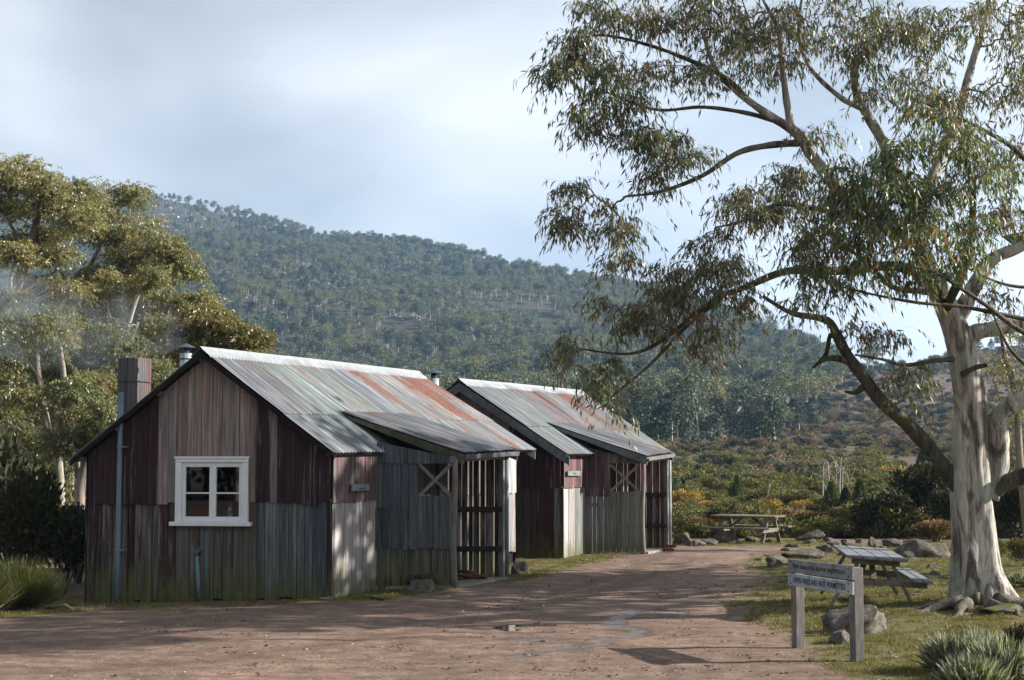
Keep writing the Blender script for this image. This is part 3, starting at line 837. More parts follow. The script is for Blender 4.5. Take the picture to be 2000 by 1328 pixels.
    obj('gutter', Vv, [[j, (j + 1) % k_, k_ + (j + 1) % k_, k_ + j] for j in range(k_)] + [list(range(k_))[::-1], list(range(k_, 2 * k_))], M['fascia'] if po.get('gutter') != 'brown' else M['post'], root)
    bar('porch_beam', OW.pt(-.05, PE_n[2] - .11), OW.pt(s_d + .12, PE_f[2] - .11), .09, .11, M['post'], root)
    # posts
    g1 = gz(*P1)
    tube('porch_post', [(P1[0] + .01, P1[1], g1 - .05), (P1[0] - .012, P1[1], g1 + .8), (P1[0] + .015, P1[1], g1 + 1.6), (P1[0] + .02, P1[1], PE_n[2] - .1)], [.062, .058, .055, .05], M['post'], root, 10, res=10)
    g2 = gz(*P2)
    bar('porch_post', (P2[0], P2[1], g2 - .05), (P2[0], P2[1], PE_f[2] - .08), .1, .1, M['post'], root, up=(Vd[0], Vd[1], 0))
    pp = OW.pt(s_d + .13, 0, .05)
    tube('downpipe', [(pp[0], pp[1], g2 - .02), (pp[0], pp[1], PE_f[2] - .1)], po['pipe_r'], M[po['pipe_mat']], root, 12)
    # near screen, described in pixels: (x0, x1, ytop, ybottom, colour, solid, off, gap_px)
    def roofline(px):
        sA, zA = PS.hit(po['top_edge'][0][0], po['top_edge'][0][1]); sB, zB = PS.hit(*po['top_edge'][1])
        s = PS.hit(px, 900)[0]; return zA + (zB - zA) * (s - sA) / (sB - sA)
    for (x0, x1, y0, y1, c_, so, off, bwp, gp) in po['screen']:
        ed = splits(x0, x1, bwp, .22)
        for xa, xb in zip(ed[:-1], ed[1:]):
            s0 = PS.hit(xa, 1000)[0] + gap; s1 = PS.hit(xb, 1000)[0] - gap - (gp / 110 * random.random() if gp else 0)
            z_t0 = roofline(xa) if y0 == 'roof' else PS.hit(xa, y0)[1]
            z_t1 = roofline(xb) if y0 == 'roof' else PS.hit(xb, y0)[1]
            if y1 == 'ground':
                q = PS.pt((s0 + s1) / 2, 0); b0 = b1 = gz(q[0], q[1]) - .02
            else: b0, b1 = PS.hit(xa, y1)[1], PS.hit(xb, y1)[1]
            j_ = random.uniform(-.012, .012)
            board(root, PS, s0, s1, b0 + j_, b1 + j_, z_t0, z_t1, off, c_, so)
    xo = po['cross']
    for (xa, ya, xb, yb) in ((xo[0], xo[1], xo[2], xo[3]), (xo[0], xo[3], xo[2], xo[1])):
        a, b = PS.hit(xa, ya), PS.hit(xb, yb); o_ = -.02 if ya < yb else .012
        bar('cross_brace', PS.pt(*a, o_), PS.pt(*b, o_), .022, .062, M['post'], root, up=(PS.d[0] * .01, PS.d[1] * .01, 1))
    # rails behind the near screen
    for yy in po['rails']:
        a, b = PS.hit(po['px0'], yy), PS.hit(po['post_px'], yy)
        bar('rail', PS.pt(*a, -.07), PS.pt(*b, -.07), .05, .08, M['post'], root)
    # far screen with daylight between the boards
    pn = np.cross(PQ[1] - PQ[0], PQ[3] - PQ[0])
    def roof_z(p): return PQ[3][2] - ((p[0] - PQ[3][0]) * pn[0] + (p[1] - PQ[3][1]) * pn[1]) / pn[2] - .09
    ed = splits(-.02, FS.len - .04, po['far_bw'], .36)
    gg = gz(*P2)
    for r_, (zb, ztp) in enumerate(((gg - .02, gg + 1.32), (gg + 1.30, None))):
        for s0, s1 in zip(ed[:-1], ed[1:]):
            w_ = random.uniform(*po['far_gap'])
            za, zb_ = (ztp, ztp) if ztp is not None else (roof_z(FS.pt(s0, 0)), roof_z(FS.pt(s1, 0)))
            if r_ == 0 and po.get('far_low_closed'): w_ = .004
            board(root, FS, s0 + .004, s1 - w_, zb + random.uniform(0, .04), zb + random.uniform(0, .04), za, zb_, 0.02 * r_, po['far_col'], .7)
    for h in (.56, 1.3):
        bar('rail', FS.pt(-.02, gg + h, .05), FS.pt(FS.len, gg + h, .05), .05, .1, M['rail_dark'], root)
    # porch floor
    q = [np.array([*P, gg + .03]) for P in (P0, P1, P2, P3)]
    cx = sum(q) / 4
    Vv = [cx + (p - cx) * 1.0 + np.array([0, 0, dz]) for dz in (-.15, 0.0) for p in q]
    Vv[1] = Vv[1] + np.array([.12, -.03, 0]); Vv[5] = Vv[5] + np.array([.12, -.03, 0]); Vv[2] = Vv[2] + np.array([.12, -.03, 0]); Vv[6] = Vv[6] + np.array([.12, -.03, 0])
    obj('porch_floor', Vv, BOXF, M['concrete'], root)
    # name plate on the side wall
    pl = S['plate']
    a, b = MW.hit(pl[0], pl[1]), MW.hit(pl[2], pl[3])
    zc = (a[1] + b[1]) / 2; hz = abs(a[1] - b[1]) / 2
    c = MW.pt((a[0] + b[0]) / 2, zc, .075)
    np_ = bevel_box('name_plate', c, [*MW.d, 0], [*MW.n, 0], (0, 0, 1), abs(b[0] - a[0]) / 2, .018, hz, M['plate'], root, .005)
    return dict(root=root, G=G, MW=MW, PS=PS, OW=OW, FS=FS, Vd=Vd, QR=QR, QL=QL, CR=CR, CL=CL, P=(P0, P1, P2, P3), A_n=A_n, A_f=A_f, s_d=s_d, wall_len=wall_len, np=np_, rake=rake, plate=(c, MW))
M['moss'] = mat_plain("moss_clump", (.085, .09, .03), .95, 0, .5, 30, .1)

SCR = (.072, .083, .096)
def up1(x):
    if random.random() < .1: return (random.choice([(.14, .12, .11), (.1, .045, .042)]), .7)
    if x < 312: return (DKMAR, .93)
    if x < 505: return (random.choice([BARE, BARE, (.2, .185, .18), (.2, .15, .13)]), .72)
    return (DKMAR, .88)
def low1(x):
    if random.random() < .12: return (random.choice([(.2, .17, .15), DKMAR, (.07, .08, .06)]), .75)
    if x < 330: return (random.choice([DKMAR, DARKW, (.06, .052, .05)]), .72)
    if x < 350: return ((.2, .15, .13), .8)
    if x < 500: return (random.choice([GREY, DARKW, (.1, .09, .085)]), .8)
    return (random.choice([BLUEG, BLUEG, (.12, .125, .13)]), .9)
def side1(x):
    if x < 742: return (PALE, .85, (.12, .08, .078), .8)
    if x < 985: return (DARKW, .8, DARKW, .8)
    return ((.3, .285, .275), .9, (.34, .32, .31), .9)
H1 = build_hut(dict(
    label='nearer weathered timber hut with white window and rusty iron roof', theta=21, CR=(648, 27.2), CL=(173, 27.9), ov=.25,
    apex=(393, 684), eaveR=(652, 884), eaveL=(137, 896), ridge_px=818, far_eave=(1046, 878), dz=.03, far_ov=.05,
    window=(345, 896, 487, 1022), lap=((175, 984), (640, 979)), side_lap=(646, 981), gable_px=(173, 648), bw=16.2,
    upper=up1, lower=low1, side=side1, raise_px=985, ncol=11, lap_t=.6,
    rust=lambda a, r: (.78 if (a > .5 and r == 0) else .6) + random.uniform(-.12, .12),
    barge=.075, barge_mat='dark', plate=(679, 945, 712, 957),  # near-black barge colour also stands in for the soffit shadow
    porch=dict(px0=735, post_px=887, post_Y=29.0, far_px=980, top_n=(664, 807), top_f=(800, 812), eave_n=(906, 884), eave_f=(1010, 878), ncol=4, rust=.62,
        barge_mat='fascia_moss', moss=True, pipe_r=.042, pipe_mat='pipe', top_edge=((735, 862), (888, 893)),
        screen=[(735, 888, 'roof', 904, SCR, .9, .02, 15, 0), (735, 816, 900, 992, SCR, .9, .0, 16, 0), (733, 800, 990, 1071, SCR, .9, .022, 16, 2), (800, 892, 967, 1071, (.085, .092, .098), .85, .03, 15, 0), (737, 886, 1066, 'ground', (.075, .075, .065), .85, 0, 15, 2)],
        cross=(818, 905, 882, 968), rails=(900, 985, 1068), far_bw=.12, far_gap=(.003, .032), far_col=(.022, .018, .016))))
def up2(x): return (random.choice([BARE, (.25, .17, .14)]) if x < 990 else MAROON, .93)
def low2(x): return (MAROON, .93) if 1040 < x < 1085 else ((.075, .06, .055), .8)
def side2(x):
    if x < 1125: return (PALE, .9, (.15, .085, .085), .85)
    if x < 1250: return ((.16, .16, .16), .8, (.06, .03, .032), .85)
    return (DARKW, .8, MAROON, .8)
dG = H1['G'].d
CR2 = np.array([xp(1098, 36.6), 36.6])
H2 = build_hut(dict(
    label='farther maroon timber hut with wide grey barge boards', theta=24, CR=(1098, 36.6), CLxy=CR2 - dG * 4.5, ov=.3,
    apex=(897, 744), eaveR=(1108, 886), ridge_px=1136, far_eave=(1315, 887), dz=.02, far_ov=.3,
    lap=((1015, 953), (1095, 952)), side_lap=(1098, 952), gable_px=(713, 1098), bw=15.5, hidden_px=845,
    upper=up2, lower=low2, side=side2, ncol=10, lap_t=.6,
    rust=lambda a, r: (random.uniform(.45, .6) if a < .3 else random.uniform(.6, .8)) * (1 if r == 0 else .85),
    barge=.2, barge_mat='fascia', barge_ext=.05, plate=(1102, 919, 1127, 928),
    porch=dict(px0=1143, post_px=1254, post_Y=37.9, far_px=1300, top_n=(1068, 828), top_f=(1135, 832), eave_n=(1264, 890), eave_f=(1314, 883), ncol=3, rust=.55,
        barge_mat='fascia', pipe_r=.036, pipe_mat='pipe_pale', gutter='brown', top_edge=((1143, 872), (1255, 898)),
        screen=[(1143, 1192, 'roof', 968, (.07, .04, .042), .72, .025, 14, 0), (1190, 1254, 'roof', 904, (.1, .08, .075), .75, .02, 14, 0), (1143, 1192, 960, 'ground', (.13, .135, .13), .9, 0, 14, 0), (1192, 1252, 959, 'ground', (.13, .13, .115), .9, 0.01, 13, 0)],
        cross=(1192, 906, 1248, 959), rails=(900, 985), far_bw=.15, far_gap=(.004, .03), far_low_closed=True, far_col=MAROON)))

# ---------- window of the nearer hut
def window1():
    G, root = H1['G'], H1['root']
    s = lambda px: G.hit(px, 960)[0]
    z = lambda py: G.hit(416, py)[1]
    ax, ay, az = [*G.d, 0], [*G.n, 0], (0, 0, 1)
    def b(name, x0, x1, y0, y1, o0, o1, mat, par, bev=.005):
        s0, s1, z0, z1 = s(x0), s(x1), z(y1), z(y0)
        c = G.pt((s0 + s1) / 2, (z0 + z1) / 2, (o0 + o1) / 2)
        return bevel_box(name, c, ax, ay, az, (s1 - s0) / 2, (o1 - o0) / 2, (z1 - z0) / 2, M[mat], par, bev)
    w = b('window', 345, 487, 893, 902, -.04, .085, 'white', root)
    b('window_head', 343, 489, 890.5, 895, -.01, .1, 'white', w)
    b('window_jamb', 345, 357, 902, 1019, -.04, .08, 'white', w); b('window_jamb', 475, 487, 902, 1019, -.04, .08, 'white', w)
    b('window_sill', 336, 494, 1018, 1026, -.04, .13, 'white', w)
    for (x0, x1) in ((357, 417), (416.5, 475)):
        b('sash_stile', x0, x0 + 6.5, 902, 1018, -.03, .05, 'white', w); b('sash_stile', x1 - 6.5, x1, 902, 1018, -.03, .048, 'white', w)
        b('sash_rail', x0 + 6.5, x1 - 6.5, 902, 911, -.03, .049, 'white', w); b('sash_rail', x0 + 6.5, x1 - 6.5, 1008, 1018, -.03, .049, 'white', w)
        b('glazing_bar', x0 + 6.5, x1 - 6.5, 960.5, 963.5, -.025, .04, 'white', w)
        b('pane', x0 + 6, x1 - 6, 911, 960.5, .004, .008, 'glass', w, 0); b('pane', x0 + 6, x1 - 6, 963.5, 1008, .004, .008, 'glass', w, 0)
    # bottle standing on the inner ledge
    led = b('window_ledge', 358, 474, 1009, 1012, -.22, -.041, 'white', w)
    p = G.pt(s(447), z(1008.5), -.075)
    o = empty('bottle', p, 'small white detergent bottle with red cap standing in the window', 'bottle')
    def lathe(name, prof, mat):
        n = 12; V = []; 
        for r_, zz in prof: V += [(p[0] + r_ * math.cos(i / n * 6.2832), p[1] + r_ * math.sin(i / n * 6.2832), p[2] + zz) for i in range(n)]
        Fc = [[k * n + i, k * n + (i + 1) % n, (k + 1) * n + (i + 1) % n, (k + 1) * n + i] for k in range(len(prof) - 1) for i in range(n)]
        Fc += [list(range(n))[::-1], [(len(prof) - 1) * n + i for i in range(n)]]
        return obj(name, V, Fc, M[mat], o, smooth=False)
    M['bottle'] = mat_plain("bottle_white", (.7, .72, .75), .35, 0, .05); M['cap'] = mat_plain("bottle_cap", (.45, .02, .025), .4, 0, .05); M['bottle_label'] = mat_plain("bottle_label", (.12, .35, .5), .5, 0, .4, 40)
    lathe('bottle_body', [(.036, 0), (.04, .015), (.04, .12), (.032, .15), (.016, .165), (.016, .175)], 'bottle')
    lathe('bottle_label', [(.0415, .03), (.0415, .1)], 'bottle_label'); lathe('bottle_cap', [(.022, .172), (.022, .215), (.014, .222)], 'cap')
window1()

# ---------- pipes, chimney, flues of the nearer hut
def details1():
    G, root = H1['G'], H1['root']
    def gp(px, py, off):
        a = G.hit(px, py); return G.pt(a[0], a[1], off)
    b0, t0 = gp(233, 1172, .1), gp(241, 766, .1)
    pipe = tube('vent_pipe', [b0, gp(236.5, 985, .1), t0], .045, M['pipe'], root, 12, res=6)
    for py in (872, 1073):
        a = gp(238 if py < 1000 else 235, py, .1)
        bevel_box('pipe_bracket', a + np.array([.05, 0, 0]), [*G.d, 0], [*G.n, 0], (0, 0, 1), .085, .055, .015, M['pipe'], pipe, .003)
    # waste pipe with elbow and a thin conduit
    wp = tube('waste_pipe', [gp(391, 1168, .06), gp(387, 1082, .06)], .036, M['pipe'], root, 12)
    tube('pipe_elbow', [gp(387, 1084, .06), gp(386, 1076, .055), gp(392, 1074, .01)], .044, M['flue_cap'], wp, 10, res=6)
    tube('conduit', [gp(406, 1165, .05), gp(405, 1040, .05)], .012, M['pipe'], root, 8)
    # corrugated chimney behind the left slope
    c = at(263, 745, 29.6); wv = .185
    Vd = H1['Vd']; ud = np.array([G.d[0], G.d[1]])
    zt, zb = at(262, 699, 29.6)[2], c[2] - 1.3
    cor = [np.array([c[0], c[1]]) + ud * a * wv + Vd * b * .22 for a, b in ((-1, -1), (1, -1), (1, 1), (-1, 1))]
    chim = None
    for i in range(4):
        p, q = cor[i], cor[(i + 1) % 4]; n = 36
        nrm = np.array([(q - p)[1], -(q - p)[0]]); nrm /= np.linalg.norm(nrm)
        V, uv = [], []
        for zz in (zb, zt - .32, zt):
            for k in range(n + 1):
                r_ = p + (q - p) * k / n + nrm * .012 * math.sin(k / n * 2 * math.pi * 6); V.append((r_[0], r_[1], zz)); uv.append((k / n * .5 + i, zz))
        o = obj('chimney' if i == 0 else 'chimney_sheet', V, [[r * (n + 1) + k, r * (n + 1) + k + 1, (r + 1) * (n + 1) + k + 1, (r + 1) * (n + 1) + k] for r in range(2) for k in range(n)], M['roof'], root if i == 0 else chim, smooth=True, uv=np.array(uv), color=(.6, .58, .6, .7))
        if i == 0: chim = o
        bar('chimney_band', np.array([*(p + nrm * .02), zt - .42]), np.array([*(q + nrm * .02), zt - .42]), .02, .02, M['flue_cap'], chim)
    obj('chimney_cap', [np.array([*x, zt - .05]) for x in cor], [[0, 1, 2, 3]], M['dark'], chim)
    # flue just behind the ridge
    p = at(363, 712, 29.3); flue(root, (p[0], p[1], p[2] - .35), .25 + (712 - 678) / F * 29.3, .105)
    # lettering on the name plate is too worn to read: a row of short marks
    cpl, MW = H1['plate']
    for k in range(7):
        t = -.06 + k * .03 + random.uniform(-.004, .004)
        q = MW.o + (cpl[:2] - MW.o) + MW.d * t + MW.n * .02
        bevel_box('mark', (q[0], q[1], cpl[2] - .02 + random.uniform(-.006, .006)), [*MW.d, 0], [*MW.n, 0], (0, 0, 1), .008, .001, .012, M['ink_worn'], H1['np'], 0)
    # stone under the far end
    P = on_ground(1008, 1118)
details1()
def details2():
    p = at(847, 752, 39.5); flue(H2['root'], (p[0], p[1], p[2] - 1.1), 1.1 + (752 - 738) / F * 39.5, .13)
    cpl, MW = H2['plate']
    for k in range(6):
        q = cpl[:2] + MW.d * (-.06 + k * .032) + MW.n * .02
        bevel_box('mark', (q[0], q[1], cpl[2] + random.uniform(-.006, .006)), [*MW.d, 0], [*MW.n, 0], (0, 0, 1), .009, .001, .014, M['ink_worn'], H2['np'], 0)
details2()
# ------------------------------------------------------------------ sign
def text_mesh(body, size, mat, name, parent, origin, ax, az, width=None, bold=.0):
    cu = bpy.data.curves.new(name, 'FONT'); cu.body = body; cu.size = size; cu.offset = bold; cu.resolution_u = 2
    cu.extrude = .0008
    t = bpy.data.objects.new(name + '_curve', cu); scene.collection.objects.link(t)
    bpy.context.view_layer.update()
    me0 = bpy.data.meshes.new_from_object(t.evaluated_get(bpy.context.evaluated_depsgraph_get()))
    V = np.array([v.co[:] for v in me0.vertices]); Fc = [list(p.vertices) for p in me0.polygons]
    bpy.data.objects.remove(t); bpy.data.meshes.remove(me0)
    ax = np.array(ax, float); az = np.array(az, float); n = np.cross(ax, az)
    sx = (width / (V[:, 0].max() - V[:, 0].min())) if width else 1.0
    P = np.array(origin, float) + np.outer((V[:, 0] - V[:, 0].min()) * sx, ax) + np.outer(V[:, 1], az) + np.outer(V[:, 2] + .0012, n)
    # one mesh for each word
    cen = [(min(V[i, 0] for i in f), max(V[i, 0] for i in f), k) for k, f in enumerate(Fc)]; cen.sort()
    words, hi = [[]], cen[0][1]
    for a, b, k in cen:
        if a > hi + size * .17: words.append([])
        words[-1].append(k); hi = max(hi, b)
    for w in words:
        vi = sorted({i for k in w for i in Fc[k]}); mp = {v: j for j, v in enumerate(vi)}
        o = obj(name, P[vi], [[mp[i] for i in Fc[k]] for k in w], mat, parent); o['kind'] = 'stuff'

def build_sign():
    pl = at(1559, 1256, 20.2); pr = at(1674, 1288, 18.9)
    root = empty('notice_sign', (pl + pr) / 2, 'low grey fire notice on two square timber posts beside the yard', 'sign')
    d = pr - pl; d[2] = 0; Ln = np.linalg.norm(d); d /= Ln
    n = np.array([-d[1], d[0], 0]); n = -n if n[1] > 0 else n          # text face looks to the camera
    # the posts are turned so that the lit face shows on the right
    hz = .074
    tops = []
    for p, pyt, px in ((pl, 1112, 1559), (pr, 1107, 1676)):
        zt = at(px, pyt, p[1])[2]
        u = d; v = n
        bevel_box('post', (p[0] + v[0] * -.0, p[1] - v[1] * 0, (p[2] - .1 + zt) / 2), u, v, (0, 0, 1), .065, .058, (zt - p[2] + .1) / 2, M['sign_post'], root, .006)
        tops.append(zt)
    # two boards nailed across the front
    fl = pl + n * .072; fr = pr + n * .072
    def pt_on(px, py):
        D = ray(px, py); o = np.array([0, 0, ZE]); k = ((fl - o) @ n) / (D @ n); return o + D * k
    out = []
    for i, (c0, c1, c2, c3) in enumerate((((1540, 1091), (1667, 1104), (1667, 1132), (1540, 1115.5)), ((1540, 1118), (1667, 1135.5), (1667, 1161), (1540, 1142)))):
        P = [pt_on(*c) for c in (c3, c2, c1, c0)]
        V = [p - n * .012 for p in P] + [p + n * .012 for p in P]
        b = obj('sign_board', V, BOXF, M['sign_board_worn' if i == 0 else 'sign_board'], root)
        a, bb, t = P[0] + n * .0125, P[1] + n * .0125, P[3]
        ax = (P[1] - P[0]); W_ = np.linalg.norm(ax); ax /= W_; az = (P[3] - P[0]); H_ = np.linalg.norm(az); az /= H_
        az2 = np.cross(np.cross(ax, az), ax); az2 /= np.linalg.norm(az2)
        if i == 0: text_mesh('Fire sensitive alpine vegetation.', H_ * .58, M['ink_worn'], 'word', b, a + ax * W_ * .09 + az * H_ * .36, ax, az2, W_ * .82, .0012)
        else: text_mesh('OPEN FIRES ARE NOT PERMITTED.', H_ * .62, M['ink'], 'word', b, a + ax * W_ * .09 + az * H_ * .3, ax, az2, W_ * .82, .0016)
        for fx in (.055, .94):
            for fz in (.22, .8):
                q = a + ax * W_ * fx + az * H_ * fz
                tube('screw', [q, q + n * .004], .011, M['bolt'], b, 8)
build_sign()

# ------------------------------------------------------------------ picnic tables
def picnic_table(c, yaw, tilt, label, top_mat, L_=1.9, W_=.78, H_=.75, planks=5, pitch=0.0):
    root = empty('picnic_table', c, label, 'picnic table', 'picnic tables on the grass')
    cy, sy = math.cos(yaw), math.sin(yaw)
    lx = np.array([cy * math.cos(pitch), sy * math.cos(pitch), math.sin(pitch)]); ly = np.array([-sy, cy, 0])
    ct, st = math.cos(tilt), math.sin(tilt)
    lyt = ly * ct + np.array([0, 0, st]); lz = np.cross(lx, lyt)
    c = np.array(c, float)
    P = lambda x, y, z: c + lx * x + lyt * y + lz * z
    pw = W_ / planks
    for i in range(planks):
        y = -W_ / 2 + pw * (i + .5)
        bevel_box('tabletop_plank', P(random.uniform(-.012, .012), y, H_ - .022), lx, lyt, lz, L_ / 2, pw / 2 - .005, .02, M[top_mat], root, .006)
    for s_ in (-1, 1):
        for k in range(2):
            y = s_ * (.60 + k * .15)
            bevel_box('seat_plank', P(random.uniform(-.012, .012), y, .43), lx, lyt, lz, L_ / 2, .069, .02, M[top_mat], root, .006)
    for e in (-1, 1):
        x = e * (L_ / 2 - .3)
        for s_ in (-1, 1):
            bar('leg', P(x, s_ * .62, -.03), P(x, s_ * .22, H_ - .045), .045, .11, M['table'], root, up=lx)
        bar('seat_beam', P(x + e * .047, -.78, .36), P(x + e * .047, .78, .36), .045, .1, M['table'], root, up=lz)
        bar('top_batten', P(x + e * .047, -.36, H_ - .09), P(x + e * .047, .36, H_ - .09), .045, .09, M['table'], root, up=lz)
        bar('brace', P(x - e * .07, 0, .37), P(x - e * .52, 0, H_ - .06), .045, .085, M['table'], root, up=lyt)
        for s_ in (-1, 1):
            for dz in (-.02, .02):
                q = P(x + e * .07, s_ * (.425 + dz * .5), .36 + dz)
                tube('bolt', [q, q + lx * e * .008], .013, M['bolt'], root, 8)
    return root
pc = on_ground(1706, 1196)
picnic_table((5.52, 25.75, gz(5.52, 25.75) + .02), R(85), R(3.5), 'nearer picnic table with grey plank top behind the notice sign', 'table_grey', L_=2.2, W_=.9, planks=4, pitch=R(1.2))
fc = on_ground(1462, 1060)
picnic_table((fc[0], fc[1] + .1, gz(fc[0], fc[1])), R(-32), R(.6), 'farther brown picnic table beyond the yard in front of the shrubs', 'table')

# ------------------------------------------------------------------ rocks
def rock_mesh(seed, sub=4, flat=.6, cuts=5):
    r_ = random.Random(seed); bm = bmesh.new(); bmesh.ops.create_icosphere(bm, subdivisions=sub, radius=1.0)
    planes = []
    for _ in range(cuts):
        n = Vector((r_.gauss(0, 1), r_.gauss(0, 1), r_.gauss(.3, .8))).normalized(); planes.append((n, r_.uniform(.5, .82)))
    off = Vector((seed * 3.1, seed * 1.7, seed * .9))
    for v in bm.verts:
        p = v.co.copy()
        for n, d in planes:
            k = p.dot(n) - d
            if k > 0: p -= n * k * .98
        p *= 1 + .22 * mnoise.fractal(p * 1.3 + off, 1.0, 2.0, 4) + .06 * mnoise.noise(p * 5 + off) + .03 * mnoise.noise(p * 13 + off)
        p.z *= flat
        v.co = p
    me = bpy.data.meshes.new('rock'); bm.to_mesh(me); bm.free(); me.materials.append(M['rock'])
    me.polygons.foreach_set('use_smooth', np.ones(len(me.polygons), bool))
    return me
ROCKS = [rock_mesh(i + 1, 4, f, c) for i, (f, c) in enumerate(((.6, 9), (.5, 12), (.75, 9), (.45, 12), (.62, 13), (.55, 9)))]
def rock(px, py, wpx, k, label, rot=None, moss=.35, sink=.3, aspect=(1, .8, 1), group=None, name='rock', tilt=(0, 0), cat='rock'):
    """px,py: middle of the base line; wpx: apparent width"""
    P = on_ground(px, py); s_ = wpx / F * P[1] / 2 / .85
    P[1] += s_ * aspect[1] * .5; P[0] = xp(px, P[1])
    o = bpy.data.objects.new(name, ROCKS[k % len(ROCKS)])
    o.scale = (s_ * aspect[0], s_ * aspect[1], s_ * aspect[2])
    o.rotation_euler = (tilt[0], tilt[1], rot if rot is not None else random.uniform(0, 6.28))
    o.location = (P[0], P[1], gz(P[0], P[1]) + s_ * aspect[2] * (.55 - sink) * .6)
    o.color = (1, 1, 1, moss); link(o); return tag(o, label, cat, group)
rock(1666, 1238, 146, 4, 'largest brown boulder lying behind the notice sign', 0.4, .1, .2, (1.1, .75, .92), tilt=(.1, -.3))
rock(1634, 1256, 58, 2, 'small grey rock between the two sign posts', 1.2, .25, .2, (1, .8, .85))
rock(1797, 1088, 92, 0, 'big mossy boulder left of the gum trunk', .2, .6, .25, (1, .8, .9))
rock(1512, 1108, 58, 1, 'dark mossy rock at the edge of the gravel left of the sign', .9, .45, .25, (1, .8, 1.05))
rock(1560, 1090, 92, 3, 'long flat slab of rock behind the sign top', 0.1, .3, .25, (1, .6, .62))
rock(1330, 1064, 46, 0, 'bright mossy boulder right of the farther hut porch', 2.0, .95, .22, (1, .8, 1.25))
rock(1360, 1066, 34, 1, 'low brown rock beside the mossy boulder by the hut', 1.0, .3, .3)
rock(1383, 1064, 34, 5, 'grey rock just left of the farther picnic table', 2.0, .25, .3)
rock(1418, 1060, 40, 2, 'pale pointed rock under the farther picnic table', .7, .12, .25, (1, .8, 1.1))
rock(1466, 1058, 28, 1, 'rounded rock under the middle of the farther picnic table', .2, .2, .25)
rock(1497, 1060, 22, 5, 'tiny grey rock under the right end of the farther picnic table', .2, .2, .25)
rock(1575, 1056, 60, 3, 'long tilted slab right of the farther picnic table', -.15, .3, .2, (1, .6, .85), tilt=(0, -.25))
rock(1580, 1062, 30, 5, 'small blue grey rock in front of the long tilted slab', .5, .1, .3)
rock(1698, 1068, 17, 2, 'upright pinkish stone standing beyond the nearer picnic table', .5, .05, .05, (.8, .7, 2.1))
rock(1710, 1079, 15, 5, 'round dark stone at the far edge of the nearer table', .5, .1, .2, (1, .9, 1))
rock(1742, 1068, 44, 1, 'grey mossy rock between the shrubs and the big mossy boulder', .1, .45, .2, (1, .7, .9))
rock(1675, 1060, 22, 4, 'yellow mossy rock by the shrubs beyond the nearer table', .1, 1.0, .2, (1, .7, 1.1))
rock(1605, 1078, 40, 0, 'grey lichen rock behind the sign beside the long slab', 2.2, .25, .25, (1, .8, .9))
rock(1624, 1068, 34, 4, 'brown rock just left of the nearer table far corner', 1.1, .2, .25)
rock(1660, 1072, 46, 3, 'flat brown rock behind the nearer table top', 1.9, .25, .25)
rock(828, 1156, 74, 4, 'pale lichen boulder in front of the nearer hut porch', 0.2, .25, .2, (1, .6, .92))
rock(1016, 1121, 30, 2, 'squared stone supporting the far corner of the nearer hut', .15, .5, .05, (1, .9, 1.6))
rock(128, 1190, 52, 5, 'flat mossy stone at the left foot of the nearer hut', .2, .7, .3, (1, .7, .6))
rock(1945, 1196, 96, 3, 'mossy root mound rock at the foot of the gum', .3, .8, .3, (1, .7, .6))
sm = 'small loose rock in the rough mossy border beyond the nearer table'
for k, (px, py, w) in enumerate([(1545, 1068, 24), (1530, 1075, 22), (1588, 1090, 26), (1640, 1084, 22), (1720, 1070, 18), (1757, 1086, 18), (1775, 1092, 16), (1835, 1090, 20), (1730, 1094, 22), (1690, 1075, 16), (1648, 1060, 24), (1615, 1058, 26), (1820, 1122, 22), (1838, 1132, 26), (1815, 1108, 18), (1500, 1086, 24), (1478, 1094, 16)]):
    rock(px, py, w, k, sm, None, random.uniform(.1, .6), .3, (1, .8, random.uniform(.7, 1)), 'small rocks in the border')
for k, (px, py, w, lb) in enumerate([(640, 1172, 36, 'small flat stone at the corner foot of the nearer hut'), (1140, 1094, 16, 'small stone at the foot of the farther hut side wall')]):
    rock(px, py, w, 3, lb, .2, .2, .35, (1, .7, .8))

